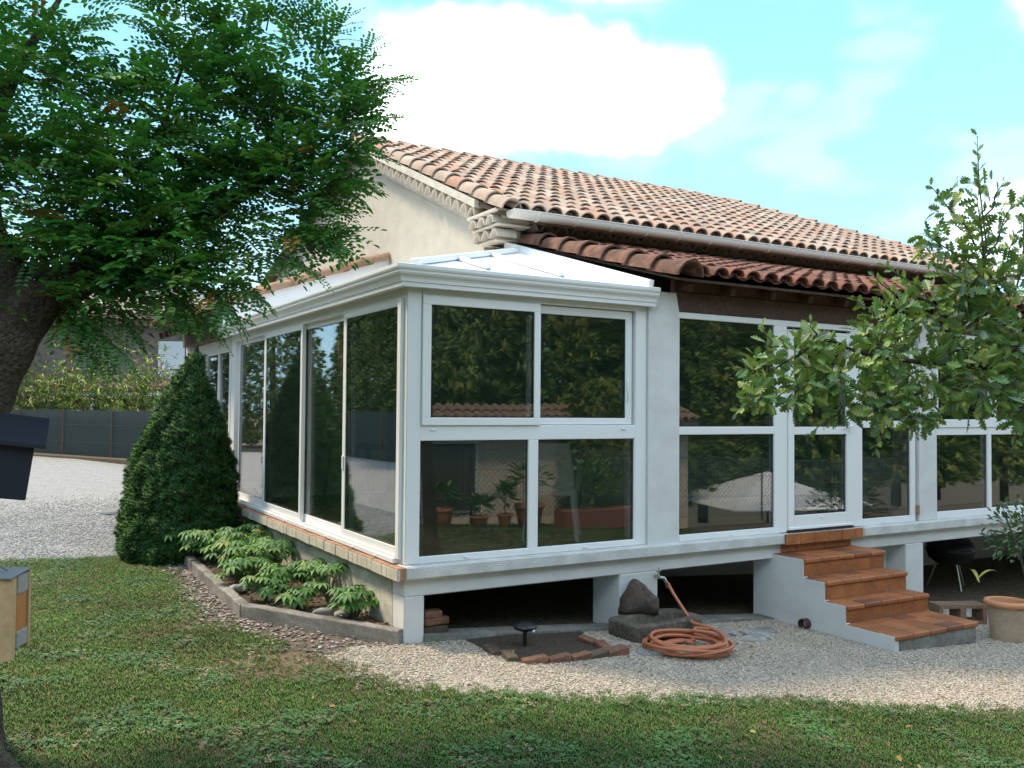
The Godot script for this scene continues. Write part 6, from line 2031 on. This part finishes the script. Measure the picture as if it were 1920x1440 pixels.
# ---------------------------------------------------------------- behind the camera: what the panes mirror
func hedge_tree(called: String, label: String, at: Vector3, h: float, r: float, n: int, c0: Color, c1: Color, group: String, sp: Mesh, conic: bool) -> Node3D:
	var tree := thing(called, label, "tree", at, 0.0, group)
	var st := tool()
	tube(st, [Vector3(0, -0.3, 0), Vector3(0.05, h * 0.5, 0.03), Vector3(0, h * 0.95, 0)], [0.16, 0.11, 0.03], 9)
	part("trunk", st, mats["oak_bark"], tree)
	var xf: Array = []
	var cl: Array = []
	for i in n:
		var u := rng.randf()
		var a := rng.randf() * TAU
		var y := h * (0.06 + 0.94 * u)
		var rr := r * (sqrt(1.0 - u * 0.93) if conic else sqrt(maxf(1.0 - pow(u * 1.6 - 0.65, 2.0), 0.03)))
		rr *= 1.0 + 0.3 * noise_a.get_noise_3d(cos(a) * 60.0 + at.x * 50.0, y * 40.0, sin(a) * 60.0)
		var q := pow(rng.randf(), 0.4)
		var p := Vector3(cos(a) * rr * q, y, sin(a) * rr * q)
		var d := (Vector3(cos(a), rng.randf_range(-0.3, 0.5), sin(a)) + Vector3(rng.randf_range(-0.7, 0.7), 0, rng.randf_range(-0.7, 0.7))).normalized()
		var x := Vector3.UP.cross(d).normalized()
		xf.append(Transform3D(Basis(x, d.cross(x), d).scaled(Vector3.ONE * rng.randf_range(0.7, 1.3)), p))
		cl.append(c0.lerp(c1, pow(rng.randf(), 1.4)) * rng.randf_range(0.75, 1.2))
	var m := leaf_mat("hedge_spray", Color.WHITE, Color(0.3, 0.36, 0.1), 0.7)
	many("crown", sp, m, xf, cl, tree)
	return tree

func build_behind() -> void:
	var sp := sprig(31, 20, 0.27, 0.024, 1.0)
	var protos := [hedge_tree("hedge_tree", "tall feathery hedge tree behind the garden fence, mirrored in the panes", Vector3(0.5, -1.0, 12.0), 7.4, 2.0, 4200, Color(0.10, 0.18, 0.04), Color(0.40, 0.46, 0.12), "hedge trees mirrored in the panes", sp, false), hedge_tree("hedge_tree", "tall feathery hedge tree behind the garden fence, mirrored in the panes", Vector3(3.6, -1.0, 12.6), 7.8, 2.1, 4200, Color(0.08, 0.16, 0.04), Color(0.33, 0.42, 0.11), "hedge trees mirrored in the panes", sp, true)]
	var k := 0
	for p in [[-3.0, 12.8], [6.8, 12.3], [9.4, 12.9], [12.0, 12.2], [14.6, 12.9], [17.4, 12.4], [20.0, 13.2], [22.8, 12.6], [25.6, 13.2], [28.6, 12.6], [31.6, 13.2], [35.0, 12.8], [8.2, 15.6], [13.2, 15.6], [18.6, 15.8], [24.0, 15.8], [30.0, 16.0], [-6.2, 13.0]]:
		copy(protos[k % 2], "tall feathery hedge tree behind the garden fence, mirrored in the panes", Vector3(p[0], -1.0, p[1]), k * 1.3, Vector3.ONE * rng.randf_range(0.92, 1.12))
		k += 1
	for p in [[2.9, 8.85, 0.5, "small feathery tree at the left end of the low beige house, mirrored in the pane"], [8.5, 8.8, 0.52, "small feathery tree standing before the middle of the low beige house"]]:
		copy(protos[0], p[3], Vector3(p[0], -1.25, p[1]), 2.0, Vector3(p[2], p[2] * 0.95, p[2])).set_meta("group", "")
	# left side trees mirrored in the sliding panes
	for p in [[-11.6, -1.0], [-12.0, -3.6], [-11.6, -6.0], [-12.2, -8.6], [-11.5, -11.2], [-12.1, -13.8], [-11.6, -16.4], [-12.2, -19.2], [-11.7, -22.0], [-12.2, -25.0], [-11.6, -28.0], [-12.2, -31.5], [-9.0, -36.0], [-5.5, -38.0], [-11.8, 2.0], [-15.0, -2.2], [-15.2, -7.4], [-14.9, -12.6], [-15.3, -17.8], [-15.0, -23.6], [-14.8, -30.0]]:
		var o := copy(protos[k % 2], "tall hedge tree beyond the bamboo on the left side of the drive", Vector3(p[0], -0.3, p[1]), k * 0.9, Vector3.ONE * (rng.randf_range(0.95, 1.2) if p[0] > -14.0 else 1.4))
		o.set_meta("group", "hedge trees left of the drive")
		k += 1
	# the neighbour behind: beige wall with brown shutters, tiled roof, lower ground
	var nb := thing("low_beige_house", "low beige house with brown shutters and tiled roof mirrored in the lower panes", "house", Vector3(0, -1.42, 9.4))
	var beige := rough_mat("beige_render", rgb(0.70, 0.60, 0.47), rgb(0.77, 0.67, 0.54), 0.8, 0.95, 0.04, 0.3, 0.1, 0.9)
	var brown := rough_mat("shutter_brown", rgb(0.035, 0.018, 0.012), rgb(0.06, 0.032, 0.02), 2.0, 0.6, 0.03)
	var white: Material = mats["white_frame"]
	pbox("wall", Vector3(2.2, -1.2, 0.0), Vector3(11.0, 2.8, 0.7), beige, nb, 0.0)
	var fr := pbox("window_frame", Vector3(4.42, 1.12, -0.04), Vector3(5.66, 2.54, 0.0), white, nb, 0.0)
	for i in 8:
		pbox("shutter_board", Vector3(4.48 + i * 0.142, 1.18, -0.075), Vector3(4.61 + i * 0.142, 2.47, -0.04), brown, fr, 0.006)
	st_roof(nb)
	# chain link fence between the gardens
	mesh_fence("bare wire fence with thin posts behind the camera, mirrored in the lower panes", Vector3(-6.0, 0.0, 7.55), Vector3(0.0, 0.0, 7.55), 1.2, 2.4, false, plain("post_dark", rgb(0.035, 0.03, 0.028), 0.7), 0.11)
	mesh_fence("bare wire fence falling with the slope, mirrored in the right panes", Vector3(0.0, 0.0, 7.55), Vector3(16.0, -0.56, 7.55), 1.2, 2.3, false, plain("post_dark", rgb(0.035, 0.03, 0.028), 0.7), 0.11)
	# parasol
	var par := thing("garden_parasol", "white square parasol mirrored in the glass beside the door", "parasol", Vector3(13.3, -2.05, 9.2), 0.3)
	var cloth := plain("parasol_white", rgb(0.88, 0.88, 0.88), 0.8)
	cloth.backlight_enabled = true
	cloth.backlight = Color(0.4, 0.4, 0.4)
	var st := tool()
	var apex := Vector3(0, 2.45, 0)
	for i in 4:
		var a := Vector3(1.75, 1.72, 1.75).rotated(Vector3.UP, i * PI / 2)
		var b := Vector3(1.75, 1.72, 1.75).rotated(Vector3.UP, (i + 1) * PI / 2)
		tri(st, apex, a, b, Vector3.ZERO)
		tri(st, apex - Vector3(0, 0.02, 0), a - Vector3(0, 0.02, 0), b - Vector3(0, 0.02, 0), Vector3(0, 9, 0))
	part("canopy", st, cloth, par)
	st = tool()
	tube(st, [Vector3(0, 0, 0), Vector3(0, 2.45, 0)], [0.03], 10)
	part("pole", st, plain("pole_grey", rgb(0.45, 0.45, 0.45), 0.4, 0.6), par)
	st = tool()
	lathe(st, [Vector2(0.001, 0.0), Vector2(0.3, 0.0), Vector2(0.3, 0.06), Vector2(0.05, 0.1), Vector2(0.001, 0.1)], 20)
	part("base", st, plain("pole_base", rgb(0.2, 0.2, 0.2), 0.8), par)
	# pots along that fence
	var clay := rough_mat("clay_pot", rgb(0.30, 0.12, 0.06), rgb(0.42, 0.19, 0.11), 3.0, 0.8, 0.02)
	var leaf := single_leaf(0.11, 0.05)
	var greens := [solid_leaf("pot_leaf_a", Vector3(0.05, 0.12, 0.03), Color(0.25, 0.35, 0.1)), solid_leaf("pot_leaf_b", Vector3(0.08, 0.15, 0.04), Color(0.25, 0.35, 0.1))]
	for b in [[3.85, 0.19, 0.32, "ribbed orange pot with a thin sapling by the mirrored fence", 0.4], [4.55, 0.16, 0.2, "low clay bowl with a spiky plant by the mirrored fence", 0.3], [5.05, 0.13, 0.24, "small clay pot with an upright plant by the mirrored fence", 0.55], [5.55, 0.26, 0.42, "largest clay pot with a broad leaved plant by the mirrored fence", 0.75]]:
		var pot := thing("clay_pot", b[3], "plant pot", Vector3(b[0], ground(b[0], 7.2), 7.2), 0.0, "pots along the mirrored fence")
		var r: float = b[1]
		var h: float = b[2]
		st = tool()
		lathe(st, [Vector2(0.001, 0), Vector2(r * 0.7, 0), Vector2(r * 0.95, h * 0.85), Vector2(r * 1.05, h * 0.86), Vector2(r * 1.05, h), Vector2(r * 0.9, h), Vector2(r * 0.85, h * 0.8), Vector2(0.001, h * 0.8)], 24)
		part("pot_body", st, clay, pot)
		st = tool()
		tube(st, [Vector3(0, h * 0.8, 0), Vector3(0.02, h + b[4] * 0.8, 0.01)], [0.012, 0.006], 6)
		part("stem", st, mats["bush_stem"], pot)
		var per: Array = [[], []]
		for i in int(50 + 90 * r / 0.26):
			var d := Vector3(rng.randf_range(-1, 1), rng.randf_range(-0.3, 1), rng.randf_range(-1, 1)).normalized()
			var x := Vector3.UP.cross(d).normalized()
			per[i % 2].append(Transform3D(Basis(x, d.cross(x), d).scaled(Vector3.ONE * rng.randf_range(0.7, 1.7)), Vector3(0, h + b[4] * 0.55, 0) + d * Vector3(r * 1.2, b[4] * 0.4, r * 1.2) * pow(rng.randf(), 0.5)))
		for i in 2:
			many("foliage", leaf, greens[i], per[i], [], pot)
	var tub := thing("brick_planter", "long red brown planter box with leafy shrubs by the mirrored fence", "planter", Vector3(7.0, ground(7.0, 7.15), 7.15))
	pbox("planter_box", Vector3(-0.85, 0, -0.2), Vector3(0.85, 0.36, 0.2), rough_mat("planter_red", rgb(0.16, 0.06, 0.045), rgb(0.24, 0.10, 0.075), 3.0, 0.8, 0.02), tub, 0.012)
	var per2: Array = [[], []]
	for i in 420:
		var d := Vector3(rng.randf_range(-1, 1), rng.randf_range(-0.2, 1), rng.randf_range(-1, 1)).normalized()
		var x := Vector3.UP.cross(d).normalized()
		per2[i % 2].append(Transform3D(Basis(x, d.cross(x), d).scaled(Vector3.ONE * rng.randf_range(0.6, 1.4)), Vector3(-0.25, 0.75, 0) + d * Vector3(0.75, 0.62, 0.3) * pow(rng.randf(), 0.5)))
	for i in 2:
		many("foliage", leaf, greens[i], per2[i], [], tub)

func st_roof(nb: Node3D) -> void:
	var st := tool()
	prism(st, PackedVector2Array([Vector2(0.45, 2.76), Vector2(0.45, 2.84), Vector2(-0.6, 3.24), Vector2(-0.6, 3.15)]), Transform3D(Basis(Vector3(0, 0, -1), Vector3.UP, Vector3(1, 0, 0)), Vector3.ZERO), 2.0, 11.2)
	var rf := part("roof", st, mats["roof_tile_6"], nb)
	var dn := Vector3(0, -1.32, -3.45).normalized()
	var al := Vector3.LEFT
	var tiles: Array = []
	for r in 3:
		for c in 42:
			tiles.append(Transform3D(Basis(al, dn.cross(al), dn), Vector3(11.1 - c * 0.215, 2.92, -0.48) - dn * (r + 1) * 0.36))
	many("roof_tiles", cover_tile(0.43, 0.095, 0.078, 0.014, 0.02, 6), rough_mat("old_tile", rgb(0.17, 0.115, 0.085), rgb(0.30, 0.21, 0.16), 1.6, 0.9, 0.02), tiles, [], rf)

# ---------------------------------------------------------------- inside the glass
func scatter_fallen() -> void:
	var mesh := single_leaf(0.035, 0.018)
	var xf: Array = []
	var cl: Array = []
	for i in 520:
		var p := Vector2(rng.randf_range(-3.0, 5.6), rng.randf_range(-5.0, 4.0))
		if p.x > -0.1 and p.y < 0.1 or (p.x > 3.7 and p.x < 5.1 and p.y < 1.5):
			continue
		var s := rng.randf_range(0.5, 1.3)
		xf.append(Transform3D(Basis.from_euler(Vector3(rng.randf_range(-0.5, 0.5), rng.randf() * TAU, rng.randf_range(-0.6, 0.6))).scaled(Vector3.ONE * s), Vector3(p.x, ground(p.x, p.y) + rng.randf_range(0.02, 0.035), p.y)))
		cl.append([Color(0.30, 0.19, 0.06), Color(0.22, 0.12, 0.05), Color(0.36, 0.29, 0.09), Color(0.13, 0.085, 0.05)][rng.randi() % 4])
	tag(many("fallen_leaves", mesh, mats["litter"], xf, cl), "a few small dry leaves fallen on lawn and gravel", "fallen leaves", "", "stuff")

func build_inside() -> void:
	var plastic := plain("chair_plastic", rgb(0.75, 0.76, 0.76), 0.4)
	var ch := thing("plastic_chair", "white plastic garden chair standing behind the right lower pane", "chair", Vector3(1.80, 0.583, -0.75), 2.5)
	var st := tool()
	obox(st, Transform3D(Basis(), Vector3(0, 0.42, 0)), Vector3(0.22, 0.018, 0.21), 0.015)
	part("seat", st, plastic, ch)
	st = tool()
	var rows: Array = []
	for i in 6:
		var u := i / 5.0
		var row := PackedVector3Array()
		for k in 9:
			var a := -1.0 + 2.0 * k / 8.0
			row.append(Vector3(a * (0.21 - 0.05 * u * u), 0.42 + u * 0.46, -0.2 - 0.12 * u + 0.05 * a * a))
		rows.append(row)
	surf(st, rows)
	part("backrest", st, plastic, ch)
	for p in [Vector2(-1, -1), Vector2(1, -1), Vector2(-1, 1), Vector2(1, 1)]:
		st = tool()
		tube(st, [Vector3(p.x * 0.19, 0.42, p.y * 0.18), Vector3(p.x * 0.24, 0.0, p.y * 0.24)], [0.026, 0.02], 8)
		part("leg", st, plastic, ch)
	for s in [-1.0, 1.0]:
		st = tool()
		tube(st, [Vector3(s * 0.22, 0.42, 0.18), Vector3(s * 0.25, 0.63, 0.17), Vector3(s * 0.25, 0.65, 0.05), Vector3(s * 0.21, 0.66, -0.24)], [0.024], 8)
		part("armrest", st, plastic, ch)
	var dark := plain("table_dark", rgb(0.03, 0.025, 0.022), 0.5)
	var tb := thing("dark_table", "dark oval table in the conservatory behind the sliding panes", "table", Vector3(1.15, 0.583, -3.9))
	st = tool()
	lathe(st, [Vector2(0.001, 0.72), Vector2(0.52, 0.72), Vector2(0.54, 0.735), Vector2(0.52, 0.75), Vector2(0.001, 0.75)], 32)
	var top := part("table_top", st, dark, tb)
	top.scale = Vector3(0.8, 1, 1.5)
	for p in [Vector2(-1, -1), Vector2(1, -1), Vector2(-1, 1), Vector2(1, 1)]:
		st = tool()
		tube(st, [Vector3(p.x * 0.25, 0.72, p.y * 0.45), Vector3(p.x * 0.3, 0.0, p.y * 0.52)], [0.025, 0.02], 8)
		part("leg", st, dark, tb)
	var rack := thing("plant_rack", "thin black metal plant rack standing inside the glass right of the door", "rack", Vector3(5.95, 0.583, -1.0), 0.25)
	var iron := plain("rack_iron", rgb(0.015, 0.015, 0.015), 0.5, 0.5)
	for p in [Vector2(-1, -1), Vector2(1, -1), Vector2(-1, 1), Vector2(1, 1)]:
		st = tool()
		tube(st, [Vector3(p.x * 0.2, 0, p.y * 0.12), Vector3(p.x * 0.17, 1.25, p.y * 0.1)], [0.012], 6)
		part("upright", st, iron, rack)
	for y in [0.3, 0.7, 1.2]:
		pbox("shelf", Vector3(-0.2, y, -0.12), Vector3(0.2, y + 0.015, 0.12), iron, rack, 0.002)
	var bench := thing("low_cabinet", "low pale cabinet against the inner wall behind the right panes", "cabinet", Vector3(8.2, 0.583, -2.3))
	var beech := plain("cabinet_pale", rgb(0.42, 0.40, 0.37), 0.5)
	pbox("cabinet_body", Vector3(-0.8, 0.0, -0.35), Vector3(0.8, 0.62, 0.2), beech, bench, 0.008)
	for x in [-0.78, 0.02]:
		pbox("cabinet_door", Vector3(x, 0.04, 0.2), Vector3(x + 0.75, 0.58, 0.215), beech, bench, 0.004)

# ---------------------------------------------------------------- everything
func _ready() -> void:
	setup()
	build_ground()
	build_house()
	build_porch()
	build_conservatory()
	build_steps()
	build_garden_things()
	build_bed()
	build_robinia()
	build_oak()
	build_conifer()
	var glossy := single_leaf(0.075, 0.036)
	var gl := [solid_leaf("bush_leaf_a", Vector3(0.035, 0.085, 0.03), Color(0.2, 0.3, 0.08), 0.35), solid_leaf("bush_leaf_b", Vector3(0.055, 0.11, 0.035), Color(0.2, 0.3, 0.08), 0.35), solid_leaf("bush_leaf_c", Vector3(0.09, 0.14, 0.05), Color(0.2, 0.3, 0.08), 0.35)]
	small_bush("potted_shrub", "glossy dark shrub at the right edge above the flower pot", Vector3(6.28, ground(6.2, 1.1) + 0.28, 1.1), Vector3(0.52, 0.95, 0.4), 560, gl, glossy, 1.0, 5)
	build_tree_boxes()
	scatter_fallen()
	build_far_left()
	build_behind()
	build_inside()
